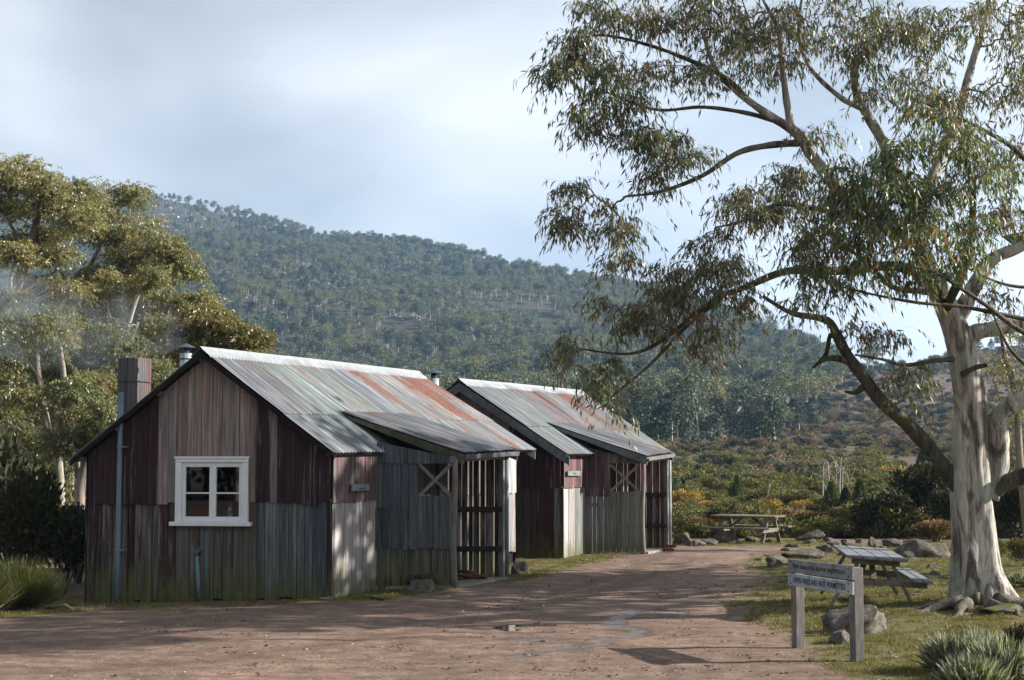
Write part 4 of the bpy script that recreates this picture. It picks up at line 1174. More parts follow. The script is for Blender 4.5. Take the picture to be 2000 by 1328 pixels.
# ------------------------------------------------------------------ log, firewood, bricks
def sticks():
    a, b = on_ground(738, 1146), on_ground(858, 1150)
    a[2] += .07; b[2] += .2; a[1] -= .1; b[1] -= .1
    lg = tube('log', catmull([a, a * .6 + b * .4 + np.array([0, 0, .015]), b], 14), np.linspace(.1, .085, 14) * (1 + .12 * np.sin(np.arange(14) * 1.7)), M['log'], None, 10)
    tag(lg, 'old dark log lying against the porch screen of the nearer hut', 'log')
    st = tube('stick', catmull([on_ground(724, 1168) + [0, 0, .02], on_ground(735, 1171) + [0, 0, .03], on_ground(748, 1172) + [0, 0, .015]], 8), .022, M['log'], None, 6)
    tag(st, 'short dark stick on the moss before the nearer hut', 'stick')
    P0, P1, P2, P3 = H1['P']; g = gz(*P2) + .06
    M['firewood'] = mat_timber("split_firewood", (.17, .075, .05), .5, 1.5, (4, 4, 4))
    ctr = P2 * .72 + P1 * .18 + P0 * .1
    for k in range(13):
        a = random.uniform(-.5, .5); lay = k // 5
        c = np.array([ctr[0] - .22 + random.uniform(-.36, .28), ctr[1] + random.uniform(-.3, .2), g + lay * .055])
        d = np.array([math.cos(a), math.sin(a), random.uniform(-.12, .12)]) * random.uniform(.1, .2)
        o = bar('firewood', c - d, c + d, random.uniform(.04, .07), random.uniform(.04, .06), M['firewood'], None, bev=.012)
        tag(o, 'reddish split stick in the firewood heap on the porch floor', 'firewood', 'firewood heap in the porch')
    for k, (px, py, dz, rz, lb) in enumerate([(1306, 1075, 0, .2, 'lower dark red brick by the farther hut downpipe'), (1312, 1074, .068, -.1, 'upper dark red brick lying on another by the farther hut downpipe')]):
        p = on_ground(px, py)
        o = bevel_box('brick', (p[0], p[1], gz(p[0], p[1]) + .034 + dz), (math.cos(rz), math.sin(rz), 0), (-math.sin(rz), math.cos(rz), 0), (0, 0, 1), .115, .055, .033, M['brick'], None, .005); tag(o, lb, 'brick')
sticks()
# ------------------------------------------------------------------ vegetation toolkit
def leaf_arrays(C, D, Lh, Wd, col, r, curl=.0):
    """rhombic drooping leaves: centres at the stalk, direction D"""
    n = len(C); D = D / (np.linalg.norm(D, axis=1)[:, None] + 1e-9)
    u = r.normal(size=(n, 3)); u -= D * (u * D).sum(1)[:, None]; u /= np.linalg.norm(u, axis=1)[:, None] + 1e-9
    Lh = np.broadcast_to(Lh, (n,))[:, None]; Wd = np.broadcast_to(Wd, (n,))[:, None]
    w = np.cross(D, u)
    mid = C + D * Lh * .42 + w * Lh * curl
    V = np.stack([C, mid + u * Wd, C + D * Lh, mid - u * Wd], 1).reshape(-1, 3)
    Fq = np.arange(n * 4).reshape(n, 4)
    return V, Fq, np.repeat(col, 4, 0)
def palette(n, cols, wts, r, var=.25):
    cols = np.array(cols); wts = np.array(wts, float) / sum(wts)
    c = cols[r.choice(len(cols), n, p=wts)]
    return c * (1 + r.uniform(-var, var, (n, 1))) * (1 + r.uniform(-.1, .1, (n, 3)))
def join_tubes(parts):
    V, Fq, k = [], [], 0
    for v, f in parts: V.append(v); Fq.append(f + k); k += len(v)
    return np.vstack(V), np.vstack(Fq)

class Skel:
    """branch skeleton that grows twigs out to foliage clumps"""
    def __init__(s, r): s.P = np.zeros((0, 3)); s.w = np.zeros(0); s.r = r; s.tw = []; s.owner = []; s.depth = []
    def add(s, pts, owner=-1, w=0.0):
        s.P = np.vstack([s.P, pts]); s.w = np.concatenate([s.w, np.full(len(pts), w)])
        s.owner += [(owner, i) for i in range(len(pts))]
    def grow(s, targets, up=.15, n=6, wob=.06):
        c = s.P.mean(0)
        order = np.argsort([np.min(((s.P - t) ** 2).sum(1)) for t in targets])
        cnt = []
        for k in order:
            t = targets[k]; d = np.sqrt(((s.P - t) ** 2).sum(1))
            pen = np.maximum(0, s.P[:, 2] - t[2] - .1) * .5
            i = int(np.argmin(d + pen + s.w)); a = s.P[i]; L_ = d[i]
            if L_ < .02: continue
            m1 = a + (t - a) * .35 + s.r.normal(size=3) * wob * L_ + np.array([0, 0, up * L_])
            m2 = a + (t - a) * .72 + s.r.normal(size=3) * wob * L_ + np.array([0, 0, up * L_ * .9])
            q = catmull([a, m1, m2, t], n)
            own = s.owner[i]; idx = len(s.tw)
            s.tw.append([q, own, 1])
            s.add(q[2:], idx)
        # accumulate load towards the trunk
        for idx in range(len(s.tw) - 1, -1, -1):
            o = s.tw[idx][1][0]
            if o >= 0: s.tw[o][2] += s.tw[idx][2]
    def mesh(s, r0, pw=.42, sides=5, rmax=.1):
        parts = []
        for q, own, load in s.tw:
            rb = min(rmax, r0 * load ** pw); rt = r0 * .7 if load == 1 else max(r0, rb * .45)
            sd = 4 if load < 3 else sides
            v, f = tube_arrays(q, np.linspace(rb, rt, len(q)), sd, cap=False); parts.append((v, f))
        return join_tubes(parts)
def clump_leaves(T, per, sx, sz, Lh, Wd, cols, wts, r, droop=1.0, var=.3, nt=5, twl=.34):
    """leaves hung along short drooping twiglets around every clump point"""
    m = len(T) * nt; pt = max(1, per // nt)
    S0 = np.repeat(T, nt, 0) + r.normal(size=(m, 3)) * np.array([sx, sx, sz]) * .45
    a = r.random(m) * 6.283; up = r.uniform(-.25, .55, m)
    dv = np.stack([np.cos(a), np.sin(a), up], -1); ln = twl * r.uniform(.6, 1.3, m); dr = droop * r.uniform(.4, 1.1, m)
    def pos(i, u): return S0[i] + dv[i] * (ln[i] * u)[:, None] + np.stack([0 * u, 0 * u, -dr[i] * ln[i] * u * u], -1)
    idx = np.repeat(np.arange(m), pt); n = len(idx); u = r.uniform(.15, 1.05, n)
    C = pos(idx, u) + r.normal(size=(n, 3)) * .012
    tan = dv[idx] + np.stack([0 * u, 0 * u, -2 * dr[idx] * u], -1)
    D = tan * .35 + r.normal(size=(n, 3)) * .42 + np.array([0, 0, -.85 * droop])
    col = np.repeat(palette(len(T), cols, wts, r, .15), nt * pt, 0) * (1 + r.uniform(-var, var, (n, 1)))
    alt = palette(n, cols, wts, r, var); k = r.random(n) < .35; col[k] = alt[k]
    A = leaf_arrays(C, D, Lh * r.uniform(.6, 1.3, n), Wd * r.uniform(.7, 1.2, n), col, r, .06)
    tw = np.stack([pos(np.arange(m), np.full(m, v)) for v in (0, .35, .7, 1.0)], 1)
    return A, tw
def twiglet_mesh(tw, r0=.0028):
    m = len(tw); off = np.array([[1, 0, 0], [-.5, .866, 0], [-.5, -.866, .3]]) * r0
    V = (tw[:, :, None, :] + off[None, None] * np.array([1.2, 1, .8, .5])[None, :, None, None]).reshape(-1, 3)
    b = (np.arange(m) * 12)[:, None, None]; i = (np.arange(3) * 3)[None, :, None]; j = np.arange(3)[None, None, :]; k = (j + 1) % 3
    Fq = np.stack([b + i + j, b + i + k, b + i + 3 + k, b + i + 3 + j], -1).reshape(-1, 4)
    return V, Fq
def clumpy(blobs, r, f=.8, k0=8, sx=.42, sy=.45):
    """break every foliage mass into smaller uneven clumps with gaps between"""
    out = []
    for px, py, rx, ry, n, Y, dY in blobs:
        k = max(2, int(n / k0))
        for _ in range(k):
            a = r.random() * 6.283; u = r.random() ** .5 * .72; q = r.uniform(.7, 1.25)
            out.append((px + math.cos(a) * u * rx, py + math.sin(a) * u * ry, max(9, rx * sx * q), max(7, ry * sy * q), max(2, int(n * f / k)), Y + r.normal() * dY * .4, dY * .45))
    return out
def ellipse_points(blobs, r, dens=None):
    """blobs: (px, py, rx, ry, n, Y, dY) -> world points inside flattened ellipsoids"""
    out = []
    for px, py, rx, ry, n, Y, dY in blobs:
        u = r.normal(size=(n, 3)); u /= np.linalg.norm(u, axis=1)[:, None]; u *= r.random((n, 1)) ** .45
        for a in u: out.append(at(px + a[0] * rx, py + a[1] * ry, Y + a[2] * dY))
    return np.array(out)

# ------------------------------------------------------------------ the big gum at the right
def big_gum():
    r = np.random.default_rng(11)
    TY = 24.6
    base = on_ground(1915, 1185)
    root = empty('snow_gum', base, 'big pale barked gum tree at the right edge with spreading crown', 'tree')
    pts = [(1922, 1192, 0), (1910, 1120, 0), (1908, 1040, 0), (1900, 960, 0), (1893, 880, 0), (1893, 800, .05), (1882, 730, .1), (1872, 670, .15), (1852, 610, .2), (1830, 560, .3), (1805, 500, .4), (1790, 430, .5)]
    rad = np.array([.42, .345, .33, .32, .275, .235, .225, .22, .19, .165, .14, .11])
    P = np.array([at(a, b, TY - c) for a, b, c in pts]); m = 90
    Q = catmull(P, m); rr = np.interp(np.linspace(0, 1, m), np.linspace(0, 1, len(rad)), rad)
    V, Fq = tube_arrays(Q, rr, 40, cap=True)
    # bulges, flutes and root flare
    for i in range(len(V) - 2):
        c = Q[i // 40]; d = V[i] - c; h = c[2] - base[2]; ang = math.atan2(d[1], d[0])
        k = 1 + .24 * mnoise.fractal(Vector((math.cos(ang) * 1.1, math.sin(ang) * 1.1, h * .45)), 1, 2, 4) + .05 * math.sin(ang * 5 + h * .6)
        k += .025 * mnoise.noise(Vector((d[0] * 9, d[1] * 9, h * 2)))
        if h < 1.0: k += (1 - h) ** 2 * (.25 + .22 * math.sin(ang * 4 + .6))
        V[i] = c + d * k
    tr = obj('trunk', V, fix_quads(Fq), M['bark_hero'], root, smooth=True)
    for a0, ln in ((.35, .95), (-.35, 1.2), (-1.2, .7), (-2.3, .9), (-2.9, 1.0), (3.0, .8), (1.6, .6)):
        d = np.array([math.cos(a0), math.sin(a0), 0]); q = []
        for t in np.linspace(0, 1, 5):
            p = base + d * (.26 + ln * 1.15 * t) + np.array([.07 * math.sin(t * 6 + a0), .05 * math.sin(t * 4 + a0 * 2), 0]); p[2] = gz(p[0], p[1]) + .12 * (1 - t) ** 1.4 - .03; q.append(p)
        tube('root', q, [.1, .07, .05, .035, .012], M['bark_root'], root, 8, res=12)
    sk = Skel(r); sk.add(Q[55:])
    limbs = []
    def limb(pp, rads, mat='bark_hero', n=30, sides=12, w=0.0, dead=False):
        L3 = np.array([at(a, b, TY - c) for a, b, c in pp])
        q = catmull(L3, n); rr_ = np.interp(np.linspace(0, 1, n), np.linspace(0, 1, len(rads)), rads)
        rr_ = rr_ * (1 + .1 * np.sin(np.arange(n) * 1.3 + pp[0][0]) * .6)
        v, f = tube_arrays(q, rr_, sides, True)
        obj('limb', v, fix_quads(f), M[mat], root, smooth=True)
        if not dead: sk.add(q[3:], w=w)
    # second leader on the right and its arm
    limb([(1925, 970, -.1), (1945, 900, -.1), (1948, 850, 0), (1952, 815, .1), (1985, 785, .2), (2060, 755, .3), (2160, 700, .4)], [.2, .2, .17, .15, .14, .12, .09])
    limb([(1915, 975, -.1), (1960, 945, .0), (2010, 925, .3), (2090, 905, .8)], [.14, .12, .12, .1], 'bark_limb')
    # long mossy limb to the left
    limb([(1905, 985, -.05), (1862, 940, .0), (1840, 905, .1), (1780, 835, .3), (1722, 783, .5), (1685, 733, .5), (1660, 700, .55), (1637, 660, .6), (1620, 630, .6), (1590, 620, .65), (1545, 612, .7), (1490, 580, .8)], [.13, .125, .115, .11, .1, .095, .085, .075, .06, .05, .038, .025], 'bark_limb', 40)
    limb([(1668, 712, .5), (1640, 700, .6), (1612, 700, .7), (1588, 716, .8)], [.06, .05, .04, .02], 'bark_limb', 12, 8, dead=True)
    limb([(1640, 668, .5), (1622, 655, .5), (1614, 690, .6), (1600, 700, .6)], [.045, .04, .03, .015], 'bark_limb', 10, 8, dead=True)
    limb([(1695, 745, .5), (1672, 765, .5), (1650, 764, .6)], [.05, .04, .015], 'bark_limb', 10, 8, dead=True)
    limb([(1868, 700, .2), (1820, 704, .5), (1770, 712, .6), (1720, 700, .7), (1670, 692, .8)], [.045, .035, .03, .022, .014], 'bark_limb', 16, 8)
    limb([(1880, 730, .3), (1905, 717, .5), (1928, 712, .6)], [.05, .04, .03], 'bark_limb', 8, 8, dead=True)
    # crown limbs
    limb([(1870, 668, .15), (1905, 650, .2), (1960, 640, .2), (2040, 620, .2), (2140, 560, .3)], [.13, .12, .11, .09, .07])
    limb([(1862, 640, .2), (1895, 575, .1), (1935, 510, .0), (2000, 480, 0), (2080, 430, 0)], [.14, .12, .1, .08, .06])
    limb([(1800, 490, .4), (1755, 440, .7), (1700, 405, .9), (1640, 370, 1.0), (1590, 310, 1.1), (1555, 260, 1.15), (1500, 225, 1.3), (1440, 180, 1.4), (1400, 140, 1.5), (1370, 60, 1.6)], [.13, .12, .11, .1, .085, .075, .06, .045, .035, .02], n=50)
    limb([(1545, 250, 1.15), (1535, 190, 1.2), (1527, 120, 1.2), (1520, 60, 1.3), (1490, 0, 1.4)], [.06, .05, .042, .035, .02])
    limb([(1560, 280, 1.1), (1500, 285, 1.3), (1440, 300, 1.5), (1370, 345, 1.7), (1290, 375, 1.9), (1220, 385, 2.0)], [.055, .048, .04, .032, .024, .014], 'bark_limb')
    limb([(1462, 197, 1.36), (1415, 152, 1.5), (1350, 120, 1.7), (1270, 90, 1.9), (1180, 70, 2.1), (1110, 80, 2.2)], [.045, .038, .03, .024, .018, .01], 'bark_limb')
    limb([(1520, 238, 1.25), (1450, 220, 1.4), (1370, 210, 1.6), (1280, 215, 1.8), (1180, 180, 2.0)], [.04, .032, .026, .02, .01], 'bark_limb')
    limb([(1790, 430, .5), (1760, 360, .4), (1720, 270, .3), (1680, 200, .3), (1670, 130, .3), (1720, 80, .3), (1700, 20, .3)], [.11, .095, .08, .065, .055, .04, .025])
    limb([(1785, 420, .5), (1830, 330, .1), (1870, 230, -.2), (1900, 120, -.4), (1930, 20, -.5), (1950, -100, -.5)], [.1, .09, .075, .06, .045, .03])
    limb([(1690, 215, .3), (1640, 190, .6), (1580, 130, .8), (1560, 60, .9), (1570, -30, 1.0)], [.05, .04, .03, .025, .012])
    limb([(1820, 540, .3), (1740, 520, .8), (1640, 530, 1.2), (1540, 530, 1.5), (1460, 560, 1.7), (1390, 590, 1.8), (1300, 660, 1.9), (1230, 690, 2.0), (1130, 680, 2.2)], [.085, .075, .065, .055, .045, .036, .028, .02, .01], 'bark_limb', 40)
    limb([(1400, 590, 1.8), (1350, 630, 1.9), (1300, 680, 2.0), (1260, 720, 2.1), (1200, 770, 2.2), (1175, 800, 2.3)], [.03, .026, .022, .018, .012, .006], 'bark_limb')
    limb([(1760, 470, .6), (1690, 430, .9), (1600, 410, 1.2), (1520, 400, 1.4), (1450, 432, 1.6), (1400, 445, 1.7)], [.06, .05, .042, .035, .02, .01], 'bark_limb')
    limb([(1835, 570, .3), (1800, 570, -1.0), (1740, 560, -2.0), (1700, 520, -2.6), (1650, 480, -3.0)][::1], [.06, .05, .042, .03, .02], 'bark_limb')
    limb([(1840, 590, .4), (1810, 520, 1.5), (1780, 430, 2.5), (1740, 360, 3.0), (1720, 300, 3.2)], [.07, .06, .05, .035, .02], 'bark_limb')
    limb([(1850, 600, .4), (1890, 500, 2.0), (1900, 380, 3.0), (1880, 290, 3.4)], [.07, .06, .045, .025], 'bark_limb')
    # bare dark branches that come in from the right
    for pp, rd in (([(2080, 690, 2.5), (1990, 645, 2.6), (1930, 600, 2.7), (1870, 560, 2.8), (1820, 530, 2.8), (1770, 520, 2.9)], .04), ([(2080, 640, 2.5), (1980, 620, 2.6), (1880, 600, 2.7), (1790, 592, 2.8), (1700, 575, 2.8), (1640, 560, 2.9)], .035), ([(2100, 420, 2.2), (1990, 300, 2.4), (1930, 260, 2.5), (1860, 225, 2.6), (1800, 200, 2.6)], .04), ([(2080, 560, 1.5), (1980, 560, 1.6), (1900, 530, 1.7), (1830, 480, 1.9)], .03), ([(2060, 760, 2), (1990, 700, 2), (1960, 660, 2), (1930, 590, 2.2)], .035)):
        limb(pp, [rd, rd * .85, rd * .7, rd * .5, rd * .3], 'bark_limb', 18, 7)
    A = TY - 1.2
    B = [  # px, py, rx, ry, n, Y, dY
        (1110, 55, 60, 45, 20, 22.4, .6), (1180, 30, 80, 40, 26, 22.5, .8), (1090, 120, 42, 55, 20, 22.3, .6), (1150, 130, 70, 70, 34, 22.4, .8), (1130, 215, 48, 60, 26, 22.4, .6), (1190, 200, 60, 50, 24, 22.6, .8),
        (1270, 40, 90, 50, 34, 22.6, .9), (1260, 120, 80, 60, 30, 22.8, .9), (1360, 40, 80, 60, 36, 22.9, 1), (1340, 130, 70, 50, 18, 22.8, .9), (1240, 260, 45, 50, 16, 22.6, .6), (1290, 240, 60, 30, 12, 22.6, .7),
        (1440, 50, 80, 60, 36, 23, 1), (1540, 30, 90, 50, 36, 23.2, 1.2), (1450, 120, 60, 50, 16, 23, 1), (1250, 310, 40, 60, 20, 22.6, .6), (1310, 290, 55, 50, 18, 22.6, .7), (1360, 320, 40, 40, 12, 22.7, .6),
        (1130, 360, 30, 30, 12, 22.5, .5), (1130, 420, 45, 50, 26, 22.5, .6), (1185, 440, 50, 40, 22, 22.5, .6), (1205, 490, 45, 28, 14, 22.5, .5), (1190, 395, 30, 25, 8, 22.5, .5),
        (1430, 390, 60, 40, 26, 22.9, .8), (1510, 360, 70, 45, 28, 23.0, .9), (1480, 430, 80, 40, 26, 23, .9), (1580, 400, 80, 60, 34, 23.2, 1), (1390, 470, 60, 30, 16, 22.8, .7),
        (1350, 520, 60, 40, 24, 22.7, .7), (1430, 520, 70, 45, 28, 22.9, .8), (1390, 570, 80, 35, 24, 22.7, .7), (1310, 565, 50, 40, 18, 22.6, .6), (1240, 600, 50, 45, 20, 22.5, .6), (1300, 630, 50, 40, 14, 22.6, .6), (1200, 590, 35, 30, 10, 22.5, .5),
        (1110, 665, 26, 24, 9, 22.3, .4), (1100, 690, 18, 20, 4, 22.3, .3), (1200, 700, 40, 35, 10, 22.4, .5), (1165, 730, 22, 40, 10, 22.3, .4), (1195, 775, 20, 40, 9, 22.3, .3), (1400, 650, 38, 50, 18, 22.6, .5), (1370, 690, 22, 22, 6, 22.6, .4), (1240, 640, 40, 30, 10, 22.5, .5), (1460, 600, 50, 30, 12, 22.8, .6),
        (1560, 110, 70, 50, 16, 23.3, 1), (1640, 40, 100, 60, 40, 23.6, 1.4), (1640, 130, 70, 50, 18, 23.6, 1.2), (1740, 30, 100, 70, 42, 23.8, 1.6), (1730, 150, 80, 60, 26, 24, 1.5), (1850, 60, 100, 80, 46, 24, 1.8), (1950, 50, 90, 80, 40, 24, 1.8), (1960, 170, 80, 60, 26, 24, 1.6), (1860, 160, 80, 50, 24, 24, 1.5),
        (1790, 220, 70, 60, 34, 21.6, .9), (1860, 260, 80, 60, 34, 21.4, .9), (1740, 290, 50, 45, 22, 21.6, .7),
        (1700, 350, 110, 50, 60, 21.6, .9), (1800, 350, 110, 60, 64, 21.5, .9), (1890, 340, 70, 70, 36, 21.3, .8), (1650, 400, 90, 50, 46, 21.8, .9), (1760, 430, 120, 50, 60, 21.4, .9), (1870, 440, 70, 60, 34, 21.4, .8), (1640, 470, 90, 45, 40, 21.8, .9), (1740, 500, 100, 40, 36, 21.5, .9), (1840, 520, 80, 50, 28, 21.5, .8), (1600, 530, 60, 45, 22, 22, .7), (1570, 480, 50, 40, 18, 22.3, .7), (1650, 560, 70, 35, 14, 21.8, .7), (1570, 580, 40, 30, 10, 22, .5),
        (1620, 250, 80, 60, 12, 23.4, 1), (1580, 330, 60, 40, 10, 23.2, .8), (1940, 440, 70, 80, 24, 23.5, 1.2), (1960, 330, 60, 70, 20, 23.5, 1.2), (1700, 640, 60, 40, 12, 24.2, .6), (1740, 660, 50, 30, 10, 24.2, .6), (1795, 730, 30, 40, 12, 24.0, .4), (1775, 770, 20, 30, 6, 24.0, .3), (1745, 720, 30, 20, 6, 24, .3), (1940, 590, 60, 60, 12, 23.6, .8),
        # beyond the frame
        (2080, 120, 130, 150, 70, 24.5, 3), (2120, 350, 130, 150, 60, 24.5, 3), (1600, -110, 300, 80, 90, 23.5, 3), (1900, -130, 250, 90, 90, 24, 3), (1300, -70, 200, 60, 46, 23, 1.5), (2150, 560, 100, 100, 30, 24.5, 2)]
    B = clumpy([(a, b, c, d, max(3, int(n * (.62 if y < 22 else .85))), y, dy) for a, b, c, d, n, y, dy in B], r, .95, 7)
    T = ellipse_points(B, r)
    sk.grow(T, .12, 6, .07)
    V, Fq = sk.mesh(.0042, .40, 5, .045)
    o = obj('twigs', V, Fq, M['bark_twig'], root, smooth=True); o['kind'] = 'stuff'
    pxT, _ = project(T)
    near = T[:, 1] < 22.0
    cols = [(.11, .14, .07), (.145, .175, .085), (.175, .155, .09), (.18, .105, .075), (.3, .3, .2)]
    a1, tw1 = clump_leaves(T[~near], 36, .17, .14, .125, .0125, cols, [4, 3, 2.4, 1.6, 1.2], r, 1.0)
    cols2 = [(.065, .125, .055), (.115, .17, .065), (.2, .185, .065), (.26, .19, .07), (.3, .33, .23)]
    a2, tw2 = clump_leaves(T[near], 40, .17, .14, .135, .0135, cols2, [4, 3, 1.6, 1, 1.3], r, 1.0)
    V, Fq = twiglet_mesh(np.vstack([tw1, tw2])); o = obj('twiglets', V, Fq, M['bark_twig'], root); o['kind'] = 'stuff'
    for nm, a in (('foliage', a1), ('foliage', a2)):
        o = obj(nm, a[0], a[1], M['leaf'], root, col=a[2]); o['kind'] = 'stuff'
    print('big gum', len(T), len(a1[1]) + len(a2[1]))
big_gum()

# ------------------------------------------------------------------ gums behind the nearer hut at the left
def gum(name, label, trunk, rads, limbs, blobs, Y, seed, cols, wts, bark='bark_left', per=120, leaf=(.092, .0145), sp=(.27, .12), group=None, r0=.007, zbase=None, cat='tree'):
    r = np.random.default_rng(seed)
    P = np.array([at(a, b, Y + c) for a, b, c in trunk])
    zb = gz(P[0][0], P[0][1]) if zbase is None else zbase
    root = empty(name, (P[0][0], P[0][1], zb), label, cat, group)
    P[0][2] = zb - .1
    sk = Skel(r)
    n = 30; q = catmull(P, n); v, f = tube_arrays(q, np.interp(np.linspace(0, 1, n), np.linspace(0, 1, len(rads)), rads), 10)
    obj('trunk', v, fix_quads(f), M[bark], root, smooth=True); sk.add(q[10:])
    for pp, rd in limbs:
        L3 = np.array([at(a, b, Y + c) for a, b, c in pp]); q = catmull(L3, 18)
        v, f = tube_arrays(q, np.linspace(rd, rd * .35, 18), 8); obj('limb', v, fix_quads(f), M[bark], root, smooth=True); sk.add(q[2:])
    T = ellipse_points(clumpy([(a, b, c, d, n_, Y + e, dy) for a, b, c, d, n_, e, dy in blobs], r, 1.5, 6, .44, .72), r)
    sk.grow(T, .1, 6, .07)
    V, Fq = sk.mesh(r0, .42, 5, .09); o = obj('branches', V, Fq, M[bark], root, smooth=True); o['kind'] = 'stuff'
    a, tw = clump_leaves(T, per, sp[0], sp[1], leaf[0], leaf[1], cols, wts, r, .5, .3, 6, .4)
    o = obj('crown', a[0], a[1], M['leaf'], root, col=a[2]); o['kind'] = 'stuff'
    return root
GOLD = [(.29, .27, .125), (.25, .245, .115), (.21, .22, .105), (.36, .3, .15), (.16, .18, .09)]
GW = [3, 3, 3, 1.5, 2]
OLIVE = [(.18, .19, .09), (.15, .17, .08), (.23, .225, .1), (.11, .13, .065)]
OWt = [3, 3, 2, 2]
gum('gum_tree', 'tallest golden crowned gum with leaning trunk at the left edge', [(-40, 1080, 0), (-30, 800, 0), (0, 640, 0), (40, 540, 0), (70, 440, 0), (80, 370, 0)], [.26, .22, .18, .14, .1, .05],
    [([(20, 590, 0), (60, 560, .2), (110, 530, .3), (140, 470, .5)], .07), ([(55, 500, 0), (20, 440, -.3), (-20, 400, -.5)], .06), ([(72, 430, 0), (110, 400, .3), (150, 390, .4)], .05)],
    [(30, 345, 75, 34, 70, 0, 1.0), (-40, 330, 60, 40, 40, 0, 1), (90, 380, 60, 36, 46, -.5, .8), (20, 410, 60, 36, 40, .4, .9), (140, 430, 70, 36, 46, -.4, .9), (60, 460, 70, 30, 34, .5, .8), (150, 380, 50, 26, 26, .4, .7), (120, 480, 70, 30, 34, 0, .9), (-20, 460, 60, 50, 34, 0, 1)],
    44, 21, GOLD, GW)
gum('gum_tree', 'dark forked gum with broad golden crown behind the hut', [(125, 1100, 0), (140, 860, 0), (160, 720, 0), (165, 640, 0), (172, 540, 0), (200, 470, 0)], [.2, .16, .14, .12, .08, .04],
    [([(163, 650, 0), (150, 580, .3), (110, 520, .5), (90, 480, .6)], .07), ([(168, 600, 0), (230, 530, -.3), (280, 500, -.4), (300, 470, -.5)], .06), ([(162, 700, 0), (215, 650, -.3), (270, 610, -.6), (310, 560, -.8)], .06)],
    [(190, 400, 50, 30, 34, .3, .8), (250, 385, 44, 26, 24, .5, .7), (215, 450, 70, 34, 44, 0, .9), (270, 460, 46, 36, 34, .2, .8), (300, 520, 50, 34, 36, 0, .8), (240, 520, 60, 30, 34, -.3, .8), (170, 540, 60, 30, 30, 0, .9), (100, 560, 60, 34, 32, 0, .9), (280, 580, 56, 30, 28, 0, .8), (200, 600, 60, 30, 24, .4, .9)],
    47, 22, GOLD, GW)
gum('gum_tree', 'slim gum leaning right with small golden tufts over the hillside', [(255, 1080, 0), (275, 800, 0), (300, 680, 0), (320, 600, 0), (345, 540, 0)], [.14, .12, .09, .07, .035],
    [([(308, 650, 0), (330, 580, .2), (350, 540, .2)], .04), ([(290, 720, 0), (340, 670, -.2), (385, 620, -.3)], .045), ([(300, 690, 0), (300, 620, .3), (290, 560, .3)], .04)],
    [(340, 500, 36, 32, 34, 0, .6), (362, 530, 24, 26, 18, 0, .5), (320, 480, 30, 26, 18, .3, .5), (375, 592, 46, 22, 34, 0, .6), (415, 600, 24, 20, 16, 0, .5), (330, 610, 50, 30, 22, .3, .7), (250, 650, 60, 40, 28, .3, .8), (310, 670, 50, 30, 22, .3, .7)],
    46, 23, GOLD, GW)
gum('gum_tree', 'low spreading yellow green gum behind the hut ridge', [(395, 1000, 0), (400, 780, 0), (395, 720, 0), (405, 680, 0), (420, 650, 0)], [.16, .14, .11, .08, .04],
    [([(396, 730, 0), (370, 690, .3), (350, 650, .4)], .05), ([(398, 720, 0), (440, 680, -.2), (480, 670, -.3)], .05)],
    [(440, 640, 50, 26, 44, 0, .7), (400, 660, 50, 24, 34, 0, .7), (485, 672, 36, 28, 34, 0, .6), (450, 690, 50, 22, 26, .2, .7), (380, 625, 40, 24, 26, .3, .6), (345, 660, 36, 30, 22, .2, .6), (500, 690, 20, 14, 8, 0, .4), (420, 715, 60, 20, 20, .3, .6)],
    42, 24, [(.2, .165, .05), (.16, .15, .05), (.13, .135, .05), (.24, .19, .07)], [3, 3, 3, 1])
gum('gum_tree', 'grey green gum with two pale stems left of the tin chimney', [(150, 1150, 0), (185, 960, 0), (200, 840, 0), (230, 740, 0), (250, 680, 0), (270, 630, 0)], [.15, .13, .1, .08, .06, .03],
    [([(155, 1060, 0), (150, 900, -.2), (165, 800, -.3), (150, 720, -.3)], .08), ([(205, 830, 0), (260, 760, -.2), (300, 700, -.3)], .05), ([(190, 930, 0), (120, 840, .3), (80, 760, .4)], .06)],
    [(220, 660, 70, 40, 36, 0, .9), (150, 700, 60, 40, 30, 0, .9), (270, 720, 50, 36, 24, 0, .8), (310, 740, 36, 30, 18, 0, .6), (80, 720, 60, 50, 30, 0, 1), (200, 760, 60, 40, 24, 0, .8), (110, 800, 60, 40, 26, 0, .8), (320, 790, 30, 24, 12, 0, .5), (180, 840, 50, 40, 18, 0, .8)],
    40, 25, OLIVE, OWt)
gum('gum_tree', 'thin straight pale gum in the dim wood behind the left eave', [(95, 1160, 0), (90, 1000, 0), (95, 860, 0), (75, 740, 0), (70, 640, 0)], [.13, .12, .1, .08, .05],
    [([(92, 900, 0), (140, 820, 0), (170, 760, 0)], .05), ([(85, 800, 0), (30, 720, .2), (0, 680, .3)], .05)],
    [(60, 640, 60, 40, 30, 0, .8), (0, 660, 60, 50, 34, 0, .9), (30, 740, 60, 50, 34, 0, .8), (0, 820, 70, 60, 36, 0, .9), (130, 880, 50, 40, 20, 0, .7), (60, 880, 60, 40, 24, 0, .8), (20, 960, 60, 40, 22, 0, .8), (120, 960, 50, 40, 18, 0, .6)],
    38, 26, OLIVE, OWt)
gum('gum_tree', 'pale forked gum stems standing right beside the left hut wall', [(150, 1150, 0), (155, 1010, 0), (160, 930, 0), (185, 850, 0), (210, 780, 0)], [.12, .11, .1, .07, .04],
    [([(158, 950, 0), (140, 880, 0), (125, 800, 0)], .06), ([(152, 1080, .1), (175, 980, .1), (180, 900, .1)], .05)],
    [(210, 800, 40, 36, 20, 0, .6), (130, 780, 44, 40, 22, 0, .7), (165, 850, 44, 30, 16, 0, .6), (100, 860, 50, 40, 22, 0, .7)],
    35, 27, OLIVE, OWt)

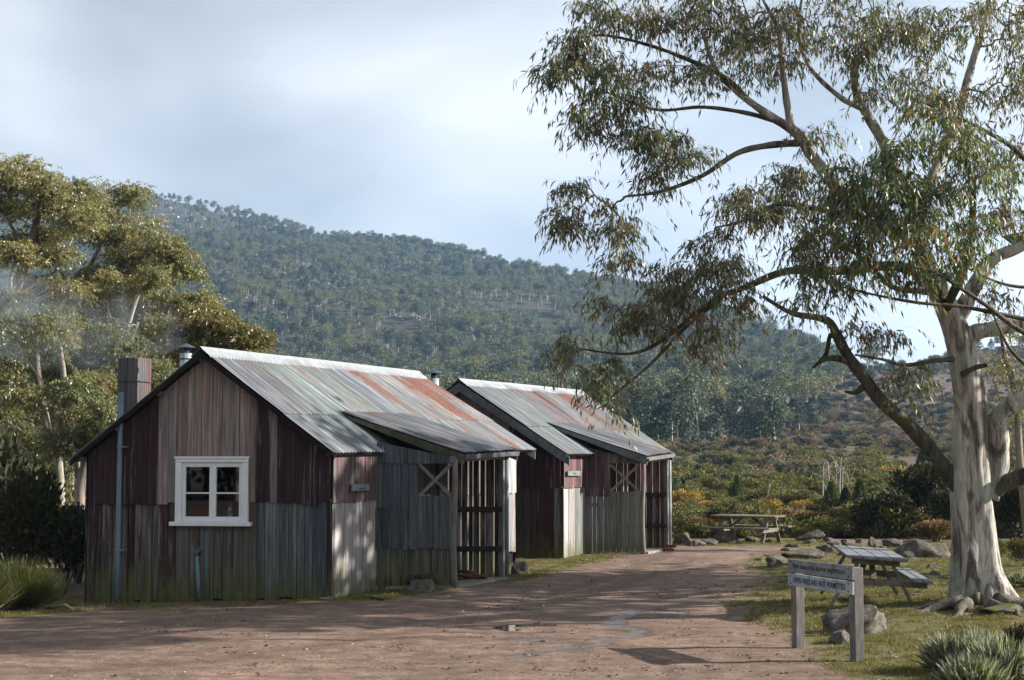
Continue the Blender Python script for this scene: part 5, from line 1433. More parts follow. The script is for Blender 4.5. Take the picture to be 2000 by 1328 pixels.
M['bark_pale'] = mat_bark('pale_gum_bark', (.52, .47, .4), (.26, .22, .19), None, .4, 1.2)
PALEG = [(.26, .24, .1), (.2, .2, .085), (.16, .17, .075), (.3, .25, .11)]
for k, (lb, tr, lm, bl, Y_, sd) in enumerate([
    ('slender pale gum stem rising left of the tin chimney', [(205, 1120, 0), (215, 900, 0), (222, 800, 0), (235, 700, 0), (262, 600, 0), (290, 530, 0)], [([(225, 780, 0), (260, 700, 0), (290, 640, 0)], .04), ([(238, 690, 0), (215, 620, 0), (205, 560, 0)], .035)], [(290, 545, 44, 30, 26, 0, .6), (300, 640, 40, 26, 18, 0, .6), (205, 560, 40, 26, 18, 0, .6), (245, 700, 40, 26, 14, 0, .6)], 43, 41),
    ('bent pale gum leaning over from the left picture edge', [(-10, 1120, 0), (5, 900, 0), (10, 760, 0), (35, 650, 0), (20, 560, 0), (40, 480, 0)], [([(12, 760, 0), (60, 690, 0), (110, 640, 0)], .05), ([(30, 640, 0), (70, 590, 0), (120, 560, 0)], .04)], [(110, 625, 44, 26, 20, 0, .6), (40, 500, 50, 30, 24, 0, .7), (130, 550, 36, 22, 14, 0, .6), (60, 700, 44, 26, 14, 0, .6), (10, 590, 44, 26, 16, 0, .6)], 41, 42),
    ('thin twin gum stem in front of the dark left wood', [(110, 1150, 0), (118, 980, 0), (112, 850, 0), (125, 760, 0), (115, 660, 0)], [([(114, 880, 0), (150, 800, 0), (185, 740, 0)], .04), ([(118, 800, 0), (80, 740, 0), (50, 700, 0)], .035)], [(115, 660, 40, 30, 20, 0, .6), (190, 730, 36, 26, 14, 0, .5), (50, 770, 40, 26, 14, 0, .5), (140, 800, 40, 22, 12, 0, .5)], 36.5, 43)]):
    gum('gum_tree', lb, tr, [.12, .11, .09, .075, .05, .03][:len(tr)], lm, bl, Y_, sd, PALEG, [3, 3, 2, 1], bark='bark_pale')
# ------------------------------------------------------------------ tree kinds for the hillside
def far_tree_mesh(seed, H=9.0, kind='umbrella', leaf=.5, ncl=26, per=11, cols=OLIVE, wts=OWt, bark_r=.13):
    r = np.random.default_rng(seed)
    lean = r.normal(size=2) * .06 * H
    P = np.array([[0, 0, -.5], [lean[0] * .2, lean[1] * .2, H * .3], [lean[0] * .7, lean[1] * .7, H * .6], [lean[0], lean[1], H * .85]])
    q = catmull(P, 9); parts = [tube_arrays(q, np.linspace(bark_r, bark_r * .35, 9), 5, False)]
    T = []
    if kind == 'umbrella':
        for k in range(ncl):
            a = r.random() * 6.283; u = r.random() ** .6; z = H * (.62 + .36 * r.random()) ; R_ = H * .27 * u * (1.25 - .5 * abs(z / H - .78) / .2)
            T.append([lean[0] + R_ * math.cos(a), lean[1] + R_ * math.sin(a), z - .35 * u * u * H * .2])
    elif kind == 'tall':
        for k in range(ncl):
            a = r.random() * 6.283; z = H * (.42 + .57 * r.random()); R_ = H * .19 * r.random() ** .5 * (1.1 - .6 * (z / H - .42))
            T.append([lean[0] * z / H + R_ * math.cos(a), lean[1] * z / H + R_ * math.sin(a), z])
    else:   # bushy
        for k in range(ncl):
            a = r.random() * 6.283; z = H * (.12 + .85 * r.random() ** .8); R_ = H * .33 * r.random() ** .5 * math.sin(min(1, z / H * 1.1) * 2.6 + .35)
            T.append([R_ * math.cos(a), R_ * math.sin(a), z])
    T = np.array(T)
    if kind != 'bushy':
        for t in T[:: max(1, len(T) // 9)]:
            i = 4 + int(r.integers(0, 4)); a = q[i]
            parts.append(tube_arrays(catmull([a, a * .5 + t * .5 + np.array([0, 0, -.15]), t], 5), np.linspace(bark_r * .5, .03, 5), 4, False))
    Vt, Ft = join_tubes(parts)
    n = len(T) * per
    C = np.repeat(T, per, 0) + r.normal(size=(n, 3)) * np.array([.06 * H, .06 * H, .026 * H])
    D = r.normal(size=(n, 3)) + np.array([0, 0, -.25])
    z = (C[:, 2] / H)
    col = np.repeat(palette(len(T), cols, wts, r, .2), per, 0) * (1 + r.uniform(-.25, .25, (n, 1)))
    Vl, Fl, Cl = leaf_arrays(C, D, leaf * r.uniform(.7, 1.3, n), leaf * .33 * r.uniform(.7, 1.3, n), col, r, .12)
    return (Vt, Ft), (Vl, Fl, Cl)
GREYG = [(.125, .15, .105), (.1, .125, .085), (.17, .19, .135), (.07, .095, .065)]
DARKG = [(.032, .054, .034), (.045, .068, .04), (.065, .085, .05), (.024, .04, .027)]
YELG = [(.18, .2, .06), (.14, .165, .05), (.22, .225, .08), (.1, .13, .045)]
KINDS_F = []
for k, (H, kind, cols, ncl, leaf) in enumerate([(9, 'umbrella', GREYG, 30, .55), (10, 'umbrella', OLIVE, 30, .55), (8, 'umbrella', YELG, 28, .5), (10.5, 'tall', GREYG, 34, .5), (8.5, 'tall', DARKG, 36, .5), (6, 'bushy', DARKG, 40, .5), (9.5, 'umbrella', DARKG, 26, .55), (5, 'bushy', GREYG, 36, .45)]):
    tr, cr = far_tree_mesh(100 + k, H, kind, leaf * .95, int(ncl * 1.7), 15, cols, [3, 3, 2, 2], .17 if kind != 'bushy' else .08)
    mt = npmesh('far_trunk', tr[0], tr[1], M['bark_far'], True)
    mc = npmesh('far_crown', cr[0], cr[1], M['leaf_far'], False, cr[2])
    # one mesh with both materials for the joined wood
    Vj = np.vstack([tr[0], cr[0]]); Fj = np.vstack([tr[1], cr[1] + len(tr[0])])
    cj = np.vstack([np.tile([.4, .37, .33], (len(tr[0]), 1)), cr[2]])
    mj = npmesh('far_tree', Vj, Fj, M['bark_far'], False, cj); mj.materials.append(M['leaf_far'])
    mi = np.zeros(len(Fj), np.int32); mi[len(tr[1]):] = 1; mj.polygons.foreach_set('material_index', mi)
    KINDS_F.append((H, mt, mc, mj))

def stuff_instances(name, label, meshes, P, idx, scale, rotz, tilt=None):
    """one 'stuff' object whose points carry instances of the given meshes"""
    col = bpy.data.collections.new(name + '_kinds')
    for k, me in enumerate(meshes):
        col.objects.link(bpy.data.objects.new('%s_kind_%02d' % (name, k), me))
    me = bpy.data.meshes.new(name); me.vertices.add(len(P)); me.vertices.foreach_set('co', np.asarray(P, np.float32).ravel())
    for nm, ty, dat in (('kind_index', 'INT', np.asarray(idx, np.int32)), ('size', 'FLOAT', np.asarray(scale, np.float32))):
        a = me.attributes.new(nm, ty, 'POINT'); a.data.foreach_set('value', dat)
    a = me.attributes.new('turn', 'FLOAT_VECTOR', 'POINT')
    rt = np.zeros((len(P), 3), np.float32); rt[:, 2] = rotz
    if tilt is not None: rt[:, :2] = tilt
    a.data.foreach_set('vector', rt.ravel())
    o = bpy.data.objects.new(name, me); link(o); tag(o, label, kind='stuff')
    ng = bpy.data.node_groups.new(name + '_scatter', 'GeometryNodeTree')
    ng.interface.new_socket('Geometry', in_out='INPUT', socket_type='NodeSocketGeometry'); ng.interface.new_socket('Geometry', in_out='OUTPUT', socket_type='NodeSocketGeometry')
    N = ng.nodes.new; gi = N('NodeGroupInput'); go = N('NodeGroupOutput'); ci = N('GeometryNodeCollectionInfo'); ci.inputs['Collection'].default_value = col
    ci.inputs['Separate Children'].default_value = True; ci.inputs['Reset Children'].default_value = True
    ip = N('GeometryNodeInstanceOnPoints'); ip.inputs['Pick Instance'].default_value = True
    def attr(nm, ty):
        x = N('GeometryNodeInputNamedAttribute'); x.data_type = ty; x.inputs['Name'].default_value = nm; return x.outputs['Attribute']
    lk = ng.links.new
    lk(gi.outputs[0], ip.inputs['Points']); lk(ci.outputs[0], ip.inputs['Instance']); lk(attr('kind_index', 'INT'), ip.inputs['Instance Index'])
    lk(attr('size', 'FLOAT'), ip.inputs['Scale'])
    er = N('FunctionNodeEulerToRotation'); lk(attr('turn', 'FLOAT_VECTOR'), er.inputs[0]); lk(er.outputs[0], ip.inputs['Rotation'])
    lk(ip.outputs[0], go.inputs[0])
    md = o.modifiers.new('scatter', 'NODES'); md.node_group = ng
    return o

# ---------- scatter the wood over the hill
fr = np.random.default_rng(5)
def sample_hill(n, y0, y1, px0, px1, pw=1.0):
    Y = np.sqrt(fr.uniform(y0 ** 2, y1 ** 2, n)); px = fr.uniform(px0, px1, n)
    return (px - 1000) / F * Y, Y, px
X, Y, PX = sample_hill(70000, 250, 2150, -250, 2250)
Z = terrain(X, Y); pxp, pyp = project(np.stack([X, Y, Z], -1))
sky_here = np.interp(pxp, SKY_X, SKY_P)
yr = np.exp(np.interp(-sky_here, -PROF_P, PROF_Y))
# lower edge of the wood as seen across the heath
edge = np.interp(pxp, [900, 1250, 1400, 1500, 1550, 1620, 1690, 1730, 2200], [915, 896, 884, 876, 835, 806, 785, 700, 690])
dens = (pyp < edge + (fbm(X / 30, Y / 45, 71, 3) - .5) * 85).astype(float)
open_ = (pxp > 1640) & (pyp > 670); dens[open_] *= .14
clear = sstep(.56, .68, fbm(X / 55, Y / 90, 51, 4)); dens *= 1 - clear * .85
alp = sstep(640, 420, pxp) * sstep(520, 430, pyp)                   # bare top at the upper left
dens *= 1 - .9 * alp
dens *= np.where(Y > yr + 60, 0, 1)
dens *= np.interp(Y, [250, 420, 800, 2000], [1.0, 1.0, .95, .85])
keep = fr.random(len(X)) < dens
X, Y, Z, PX, pyp, pxp = X[keep], Y[keep], Z[keep], pxp[keep], pyp[keep], pxp[keep]
# keep trees apart a little
cell = {}
sel = []
for i in range(len(X)):
    k_ = (int(X[i] // 3.5), int(Y[i] // 3.5))
    if k_ in cell: continue
    cell[k_] = 1; sel.append(i)
sel = np.array(sel); X, Y, Z, pxp, pyp = X[sel], Y[sel], Z[sel], pxp[sel], pyp[sel]
zone = fbm(X / 60, Y / 90, 61, 3) - .10 * sstep(640, 520, pyp) + .05 * sstep(640, 760, pyp)  # darker kinds higher up paint in the shaded band of the hill
ki = np.where(zone < .42, fr.choice([4, 6, 5, 3, 1], len(X)), np.where(zone < .56, fr.choice([0, 3, 1, 6, 4], len(X)), fr.choice([0, 2, 1, 3, 0], len(X))))
front = (pyp > edge[keep][sel] - 26) & (Y < 700)
ki = np.where(front & (fr.random(len(X)) < .75), fr.choice([5, 7, 5, 7, 4], len(X)), ki)
sc = fr.uniform(.55, 1.25, len(X)) * np.interp(Y, [300, 700, 1500], [1.0, .86, .86])
rz = fr.uniform(0, 6.28, len(X))
# individuals: the ones that show largest and are not hidden by the huts
vis = (pxp > 1130) & (pxp < 1850) & (pyp < 900)
cand = np.where(vis)[0]; cand = cand[np.argsort(Y[cand])]
# a tree is left out of the singles when nearer ones cover it
single, cover = [], []
for i in cand:
    h = F / Y[i] * KINDS_F[ki[i]][0] * sc[i]; top = pyp[i] - h
    hid = 0
    for (a, b, t, w) in cover[-90:]:
        if abs(a - pxp[i]) < w * .55 and t < top + h * .42: hid += 1
    if hid >= 2: continue
    single.append(i); cover.append((pxp[i], pyp[i], top, h * .5))
    if len(single) >= 290: break
smask = np.zeros(len(X), bool); smask[single] = True
LAB = {0: 'grey green umbrella gum', 1: 'olive umbrella gum', 2: 'bright yellow green gum', 3: 'tall narrow pale stemmed gum', 4: 'tall narrow dark gum', 5: 'dark round bushy tree', 6: 'dark umbrella gum', 7: 'small grey bushy tree'}
for i in single:
    H, mt, mc, mj = KINDS_F[ki[i]]
    col_ = ['behind the farther hut roof', 'just right of the farther hut', 'above the farther table', 'below the mossy limb', 'towards the open slope'][int(np.searchsorted([1230, 1340, 1460, 1580], pxp[i]))]
    row_ = ['front row', 'middle rows', 'back rows'][int(np.searchsorted([380, 450], Y[i]))]
    lab_ = '%s in the wood, %s %s' % (LAB[int(ki[i])], row_, col_)
    e = empty('gum_tree', (X[i], Y[i], Z[i] - .1), lab_, 'tree', 'wood: ' + lab_)
    e.rotation_euler = (0, 0, rz[i]); e.scale = (sc[i],) * 3
    for nm, me in (('trunk', mt), ('crown', mc)):
        o = bpy.data.objects.new(nm, me); link(o, e)
S_ = ~smask
stuff_instances('hillside_forest', 'far gum forest covering the hillside', [k[3] for k in KINDS_F], np.stack([X, Y, Z - .2], -1)[S_], ki[S_], sc[S_], rz[S_])
print('forest', S_.sum(), len(single))

# ------------------------------------------------------------------ shrubs and heath
def shrub_mesh(seed, cols, wts, n=700, leaf=.07, up=.5, shape=(1, 1, .8), lobes=7, wid=.3):
    """unit shrub about 1 m across: several lobes of small leaves on thin stems"""
    r = np.random.default_rng(seed); T = []
    for k in range(lobes):
        a = r.random() * 6.28; u = r.random() ** .5 * .34; T.append([u * math.cos(a) * shape[0], u * math.sin(a) * shape[1], (.3 + .42 * r.random() * (1 - u)) * shape[2]])
    T = np.array(T); per = n // lobes; m = per * lobes
    dv = r.normal(size=(m, 3)); dv /= np.linalg.norm(dv, axis=1)[:, None]
    rad = r.random(m) ** .4
    C = np.repeat(T, per, 0) + dv * rad[:, None] * np.array([.24 * shape[0], .24 * shape[1], .2 * shape[2]])
    C[:, 2] = np.maximum(C[:, 2], .015)
    D = dv * .7 + np.array([0, 0, up]) + r.normal(size=(m, 3)) * .5
    col = np.repeat(palette(lobes, cols, wts, r, .2), per, 0) * (1 + r.uniform(-.3, .3, (m, 1)))
    alt = palette(m, cols, wts, r, .3); k = r.random(m) < .4; col[k] = alt[k]
    V, Fq, Cc = leaf_arrays(C, D, leaf * r.uniform(.7, 1.3, m), leaf * wid * r.uniform(.7, 1.3, m), col, r, .05)
    parts = [tube_arrays(catmull([[0, 0, -.1], t * .5 + r.normal(size=3) * .04, t], 5), np.linspace(.018, .006, 5), 4, False) for t in T]
    return join_tubes(parts), (V, Fq, Cc)
BROWN = [(.17, .11, .055), (.13, .09, .045), (.21, .14, .07), (.1, .09, .04)]
GREENB = [(.085, .095, .035), (.12, .12, .045), (.16, .14, .055), (.06, .07, .03)]
DARKB = [(.03, .035, .018), (.045, .05, .022), (.06, .055, .028), (.025, .03, .015)]
YELLOW = [(.38, .26, .06), (.3, .21, .055), (.45, .32, .09), (.16, .14, .05)]
SHR = {}
def reg(key, seed, cols, wts, **kw):
    (Vt, Ft), (Vl, Fl, Cl) = shrub_mesh(seed, cols, wts, **kw)
    SHR[key] = (npmesh('shrub_stem', Vt, Ft, M['bark_twig'], True), npmesh('shrub_foliage', Vl, Fl, M['shrub'], False, Cl))
for k in range(2):
    reg('brown%d' % k, 200 + k, BROWN, [3, 3, 2, 2], n=2600, leaf=.06, up=1.0, lobes=11)
    reg('green%d' % k, 210 + k, GREENB, [3, 3, 2, 2], n=2600, leaf=.055, up=.8, lobes=11)
    reg('dark%d' % k, 220 + k, DARKB, [3, 3, 2, 2], n=2600, leaf=.06, up=.6, lobes=10, shape=(1, 1, 1.05))
    reg('far%d' % k, 230 + k, [(.13, .135, .05), (.18, .165, .06), (.25, .2, .07), (.09, .1, .045)], [3, 3, 2, 2], n=620, leaf=.09, lobes=9)
    reg('farb%d' % k, 240 + k, [(.19, .135, .09), (.15, .11, .07), (.25, .185, .125), (.11, .1, .055)], [3, 3, 2, 3], n=620, leaf=.09, lobes=9)
    reg('fard%d' % k, 250 + k, DARKB, [3, 3, 2, 2], n=620, leaf=.09, lobes=9)
    reg('yellow%d' % k, 260 + k, YELLOW, [3, 3, 2, 2], n=900, leaf=.07, lobes=11, shape=(1, 1, .6))
    reg('grey%d' % k, 270 + k, [(.2, .2, .17), (.15, .15, .12), (.25, .24, .2)], [1, 1, 1], n=620, leaf=.08, lobes=9)
def shrub(key, px, py, wpx, hpx, label, group=None, name='shrub', cat='shrub', dY=0.0):
    P = on_ground(px, py); P[1] += dY; P[0] = xp(px, P[1]); s_ = wpx / F * P[1]; h = hpx / F * P[1]
    e = empty(name, (P[0], P[1], gz(P[0], P[1]) - .02), label, cat, group); e.rotation_euler = (0, 0, random.uniform(0, 6.28)); e.scale = (s_ * 1.2, s_ * 1.2, h * 1.5)
    for nm, me in zip(('stem', 'foliage'), SHR[key]):
        o = bpy.data.objects.new(nm, me); link(o, e)
    return e
# row of heath shrubs behind the rocks and the farther table
SH = [('green0', 1330, 1049, 70, 40, 'low green shrub beside the farther hut porch'), ('brown0', 1372, 1048, 70, 46, 'brown heath shrub behind the left end of the farther table'), ('dark0', 1405, 1046, 60, 46, 'dark shrub behind the left frame of the farther table'),
      ('brown1', 1448, 1046, 60, 40, 'brown shrub behind the middle of the farther table'), ('green1', 1470, 1044, 70, 44, 'green shrub behind the right frame of the farther table'), ('brown0', 1512, 1044, 70, 50, 'tall rusty shrub behind the right end of the farther table'),
      ('brown1', 1560, 1042, 80, 48, 'rusty brown shrub behind the long tilted slab'), ('dark1', 1600, 1040, 60, 44, 'dark shrub right of the rusty one behind the slab'), ('brown0', 1640, 1044, 80, 54, 'broad rusty shrub behind the small border rocks'), ('green0', 1690, 1040, 80, 60, 'green brown shrub left of the dark thicket'),
      ('dark0', 1730, 1048, 110, 74, 'dark rounded shrub between the rocks and the gum trunk'), ('dark1', 1800, 1042, 130, 110, 'tallest dark thicket shrub just left of the gum trunk'), ('brown1', 1820, 1058, 90, 46, 'tawny shrub directly behind the big mossy boulder'), ('dark0', 1855, 1050, 90, 80, 'dark shrub half hidden behind the gum trunk'),
      ('dark1', 1985, 1075, 110, 110, 'dark thicket shrub right of the gum trunk'), ('green1', 2000, 1105, 60, 60, 'olive shrub at the right edge beyond the gum'), ('dark0', 1962, 1050, 100, 90, 'black green shrub behind the right side of the gum'), ('green0', 1940, 1090, 40, 40, 'small olive shrub right of the gum foot'),
      ('brown0', 1655, 1030, 70, 44, 'rusty shrub in the second row left of the thicket'), ('brown1', 1545, 1030, 70, 38, 'rusty shrub in the second row behind the table end'), ('green1', 1405, 1032, 80, 34, 'green shrub in the second row behind the table'), ('green0', 1340, 1036, 60, 36, 'olive shrub in the second row by the hut')]
for a in SH: shrub(*a, group='heath shrubs behind the rocks')
# left thicket beside the hut
for a in [('dark0', 120, 1172, 150, 150, 'dark shrub mass right at the left hut corner'), ('dark1', 40, 1168, 170, 190, 'tall dark thicket at the left picture edge'), ('dark0', 160, 1150, 90, 120, 'black shrub tucked behind the left hut wall'), ('green1', 140, 1120, 110, 120, 'sunlit olive shrub behind the left hut corner'), ('green0', 60, 1110, 150, 190, 'olive bush under the left gums'), ('dark1', -30, 1150, 170, 230, 'dark bush cut by the left picture edge')]:
    shrub(*a, group='dark thicket left of the hut', dY=1.0)

# heath over the valley floor: one mass
hr = np.random.default_rng(15)
n = 46000
Yh = np.exp(hr.uniform(math.log(47.5), math.log(680), n)); pxh = np.where(hr.random(n) < .18, hr.uniform(-300, 340, n), hr.uniform(700, 2250, n)); Xh = (pxh - 1000) / F * Yh
Zh = terrain(Xh, Yh); pxq, pyq = project(np.stack([Xh, Yh, Zh], -1))
dn = fbm(Xh / 9, Yh / 14, 81, 3)
kp = (pyq > 640) & (hr.random(n) < sstep(.36, .54, dn) * .95 + .05)
kp &= ~((pxq > 345) & (pxq < 1270) & (pyq > 760)); kp &= ~((Yh < 58) & (pxq < 1330) & (pxq > 345))
Xh, Yh, Zh, pyq, pxq, dn = [a[kp] for a in (Xh, Yh, Zh, pyq, pxq, dn)]
keys = ['far0', 'far1', 'farb0', 'farb1', 'fard0', 'fard1', 'yellow0', 'grey0']
zz = fbm(Xh / 25, Yh / 40, 91, 3)
gold = (pyq > 900) & (pyq < 1012)
kh = np.where(zz < .42, hr.choice([4, 5, 0, 4], len(Xh)), np.where(zz < .52, hr.choice([2, 3, 0, 1, 4], len(Xh)), hr.choice([0, 1, 0, 1, 4], len(Xh))))
kh = np.where(pyq < 890, np.where(hr.random(len(Xh)) < .75, hr.choice([2, 3, 4, 2, 5], len(Xh)), kh), kh)
kh = np.where(gold & (hr.random(len(Xh)) < .03), 6, kh); kh = np.where((pyq > 800) & (hr.random(len(Xh)) < .08), 7, kh)
sh_ = np.clip(np.exp(hr.normal(.12, .42, len(Xh))), .5, 3.0) * np.interp(Yh, [47, 58, 80, 150, 600], [.5, .42, .5, .9, 1.7])
sm_ = []
for key in keys:
    (mt, mc) = SHR[key]; 
    V1 = np.array([v.co[:] for v in mc.vertices]); cc = np.zeros(len(V1) * 4, np.float32); mc.color_attributes['col'].data.foreach_get('color', cc)
    sm_.append(mc)
sh_ = np.where(kh == 6, sh_ * 1.2, sh_)
stuff_instances('heath', 'low brown and green heath scrub covering the valley floor', sm_, np.stack([Xh, Yh, Zh - .05], -1), kh, sh_, hr.uniform(0, 6.28, len(Xh)))
# single yellow bushes that stand out
yb = [(1395, 993, 50, 16), (1330, 985, 40, 16), (1500, 992, 34, 18), (1545, 985, 46, 20), (1560, 992, 40, 16), (1620, 990, 26, 12), (1370, 975, 30, 12), (1335, 960, 30, 10), (1560, 944, 24, 12), (1690, 935, 24, 12), (1712, 922, 18, 9), (1480, 975, 20, 10), (1515, 968, 18, 9), (1735, 950, 22, 10), (1760, 925, 18, 9), (1680, 955, 20, 10), (1425, 965, 18, 8), (1600, 960, 16, 8), (1320, 1000, 30, 12)]
for k, (px, py, w, h) in enumerate(yb):
    big = k < 6
    shrub('yellow%d' % (k % 2), px, py + 2, w * 1.3, h * 1.7, ('yellow flowering bush in the heath, %s' % ['above the left end of the farther table', 'next to the farther hut downpipe', 'above the right part of the farther table', 'largest, right of the farther table top', 'pale low one in front of the largest', 'left of the conical pines'][k]) if big else 'small yellow flowering bush dotted in the heath', 'yellow bushes in the heath', 'flowering_bush', 'bush')

# ------------------------------------------------------------------ conical pencil pines, dead stags, lone trees
def pine(px, py, wpx, hpx, label, seed, cols=None):
    r = np.random.default_rng(seed); P = on_ground(px, py)
    h = hpx / F * P[1]; w = wpx / F * P[1] / 2
    e = empty('pencil_pine', P, label, 'tree', 'pencil pines in the heath')
    tube('trunk', [P + [0, 0, -.1], P + [0, 0, h * .9]], [.09, .02], M['bark_limb'], e, 6)
    n = 2400; z = r.random(n) ** 1.3; a = r.random(n) * 6.283
    lob = 1 + .22 * np.sin(a * 5 + z * 9 + seed) + .12 * r.normal(size=n)
    rad = w * np.clip(1 - z, 0, 1) ** .72 * np.clip(.55 + z * 2.6, 0, 1) * r.random(n) ** .28 * lob
    C = P + np.stack([np.cos(a) * rad, np.sin(a) * rad, .08 * h + z * h * .95], -1)
    D = np.stack([np.cos(a) * .5, np.sin(a) * .5, np.full(n, .9)], -1) + r.normal(size=(n, 3)) * .3
    col = palette(n, cols or [(.07, .1, .04), (.1, .13, .045), (.14, .16, .055), (.05, .065, .03)], [3, 3, 2, 2], r, .3)
    V, Fq, Cc = leaf_arrays(C, D, .3 * r.uniform(.6, 1.2, n) * h / 3.5, .07 * h / 3.5, col, r)
    o = obj('crown', V, Fq, M['shrub'], e, col=Cc); o['kind'] = 'stuff'
pine(1440, 978, 24, 48, 'narrow pencil pine standing alone above the farther table', 1)
pine(1624, 1004, 36, 60, 'leftmost of the three conical pines right of the farther table', 2)
pine(1652, 1006, 34, 52, 'dark middle one of the three conical pines', 3, [(.03, .045, .02), (.045, .06, .025), (.055, .065, .03)] and [(.03, .045, .02), (.045, .06, .025), (.055, .065, .03), (.03, .04, .02)])
pine(1680, 1005, 40, 66, 'rightmost of the three conical pines', 4)
pine(1815, 965, 62, 110, 'tall ragged pine left of the gum trunk behind the thicket', 5)
def stag(px, py, hpx, label, seed, lean=0.0, forks=2):
    r = np.random.default_rng(seed); P = on_ground(px, py); h = hpx / F * P[1]
    e = empty('dead_tree', P, label, 'dead tree', 'bleached dead trees in the heath')
    q = catmull([P + [0, 0, -.2], P + [lean * h * .4 + r.normal() * .03 * h, 0, h * .45], P + [lean * h, 0, h]], 10)
    tube('trunk', q, np.linspace(.012 * h + .012, .012, 10), M['dead'], e, 6)
    for k in range(forks):
        i = int(r.integers(3, 8)); a = q[i]; d = np.array([r.choice([-1, 1]) * r.uniform(.1, .25), r.uniform(-.1, .1), r.uniform(.15, .35)]) * h
        tube('limb', catmull([a, a + d * .5 + [0, 0, .02 * h], a + d], 6), np.linspace(.006 * h + .008, .006, 6), M['dead'], e, 5)
for k, a in enumerate([(1608, 985, 76, 'dead white stem left of the bleached group', 0.02), (1620, 992, 92, 'leaning dead white stem in the bleached group', -.02), (1634, 975, 66, 'thin dead stem in the middle of the bleached group', .01), (1642, 990, 96, 'tallest dead white stem above the three conical pines', .03), (1648, 980, 70, 'straight dead stem right in the bleached group', 0), (1655, 970, 46, 'short dead stem at the right of the bleached group', .02),
        (1838, 880, 60, 'white dead stem left of the gum trunk', .06), (1765, 850, 26, 'small dead stem on the open slope', 0), (1670, 770, 70, 'pale leaning dead tree at the right end of the wood', .25), (1500, 985, 40, 'twisted dead shrub stem in the heath', .1)]):
    stag(a[0], a[1], a[2], a[3], 300 + k, a[4])
def lone(px, py, hpx, kind, label, group='lone trees on the heath', zs=1.0):
    P = on_ground(px, py); H, mt, mc, mj = KINDS_F[kind]; s_ = hpx / F * P[1] / H
    e = empty('gum_tree', P, label, 'tree', group); e.scale = (s_ * zs, s_ * zs, s_); e.rotation_euler = (0, 0, random.uniform(0, 6.28))
    for nm, me in (('trunk', mt), ('crown', mc)): o = bpy.data.objects.new(nm, me); link(o, e)
lone(1450, 945, 46, 2, 'lone bright green tree in the heath above the farther table', zs=1.2)
lone(1336, 905, 36, 7, 'grey bushy tree right above the farther hut gutter'); lone(1355, 925, 30, 7, 'small grey tree below the grey bushy one'); lone(1400, 930, 40, 7, 'pale grey tree left of the lone bright green one')
lone(1568, 940, 26, 7, 'small silvery tree in front of the dead stems'); lone(1585, 930, 24, 7, 'second small silvery tree near the dead stems'); lone(1690, 862, 22, 5, 'dark round bush alone on the open slope')
for k, (px, h, kd) in enumerate([(1660, 60, 3), (1700, 64, 3), (1690, 44, 7), (1725, 58, 3), (1745, 40, 7), (1765, 60, 6), (1790, 48, 3), (1815, 60, 6), (1835, 40, 3)]):
    lone(px, 706 + (k % 3) * 8, h, kd, 'thin tree on the skyline of the open slope left of the gum', 'skyline trees on the open slope')
lr = np.random.default_rng(66)
for k in range(46):
    px, py = lr.uniform(1315, 1850), lr.uniform(848, 985)
    if py < 890 and px < 1500: continue
    kd = int(lr.choice([7, 5, 7, 2, 7])); big = kd == 2
    pl_ = ' ' + ['near the farther hut', 'behind the farther table', 'near the dead stems', 'near the mossy limb'][int(np.searchsorted([1400, 1560, 1700], px))] + (' low on the slope' if py > 925 else ' high on the slope')
    lone(px, py, lr.uniform(15, 34) * (1.1 if big else 1), kd, {7: 'small grey bushy tree dotted over the heath', 5: 'small dark round tree dotted over the heath', 2: 'small bright green tree dotted over the heath'}[kd] + pl_, 'small trees dotted over the heath: ' + {7: 'grey', 5: 'dark', 2: 'bright'}[kd] + pl_, zs=lr.uniform(1, 1.5))
for k in range(34):
    px, py = lr.uniform(1300, 1640), lr.uniform(835, 905)
    if py > 905 - (px - 1300) * .16: continue
    kd = int(lr.choice([3, 0, 7, 3, 5]))
    lone(px, py, lr.uniform(38, 66) * (1 if kd in (0, 3) else .6), kd, {3: 'slender pale stemmed gum straggling out below the wood', 0: 'grey umbrella gum straggling out below the wood', 7: 'grey bush tree straggling out below the wood', 5: 'dark bush tree straggling out below the wood'}[kd], 'stragglers below the wood: ' + {3: 'slender', 0: 'umbrella', 7: 'grey', 5: 'dark'}[kd], zs=lr.uniform(.9, 1.2))
# nearer gums standing at the right edge behind the big one
gum('gum_tree', 'slender pale gum standing right behind the big trunk', [(2010, 1060, 0), (1992, 900, 0), (1985, 780, 0), (1965, 700, 0), (1950, 640, 0)], [.1, .09, .08, .06, .03],
    [([(1985, 790, 0), (2010, 720, 0), (2040, 660, 0)], .04), ([(1990, 850, 0), (1960, 800, 0), (1940, 740, 0)], .035)],
    [(1950, 720, 40, 40, 18, 0, .6), (1985, 780, 30, 40, 14, 0, .6), (1970, 650, 50, 40, 18, 0, .6), (1930, 820, 24, 40, 8, 0, .4), (2030, 700, 50, 60, 20, 0, .6)], 40, 31, GOLD, GW, per=40)
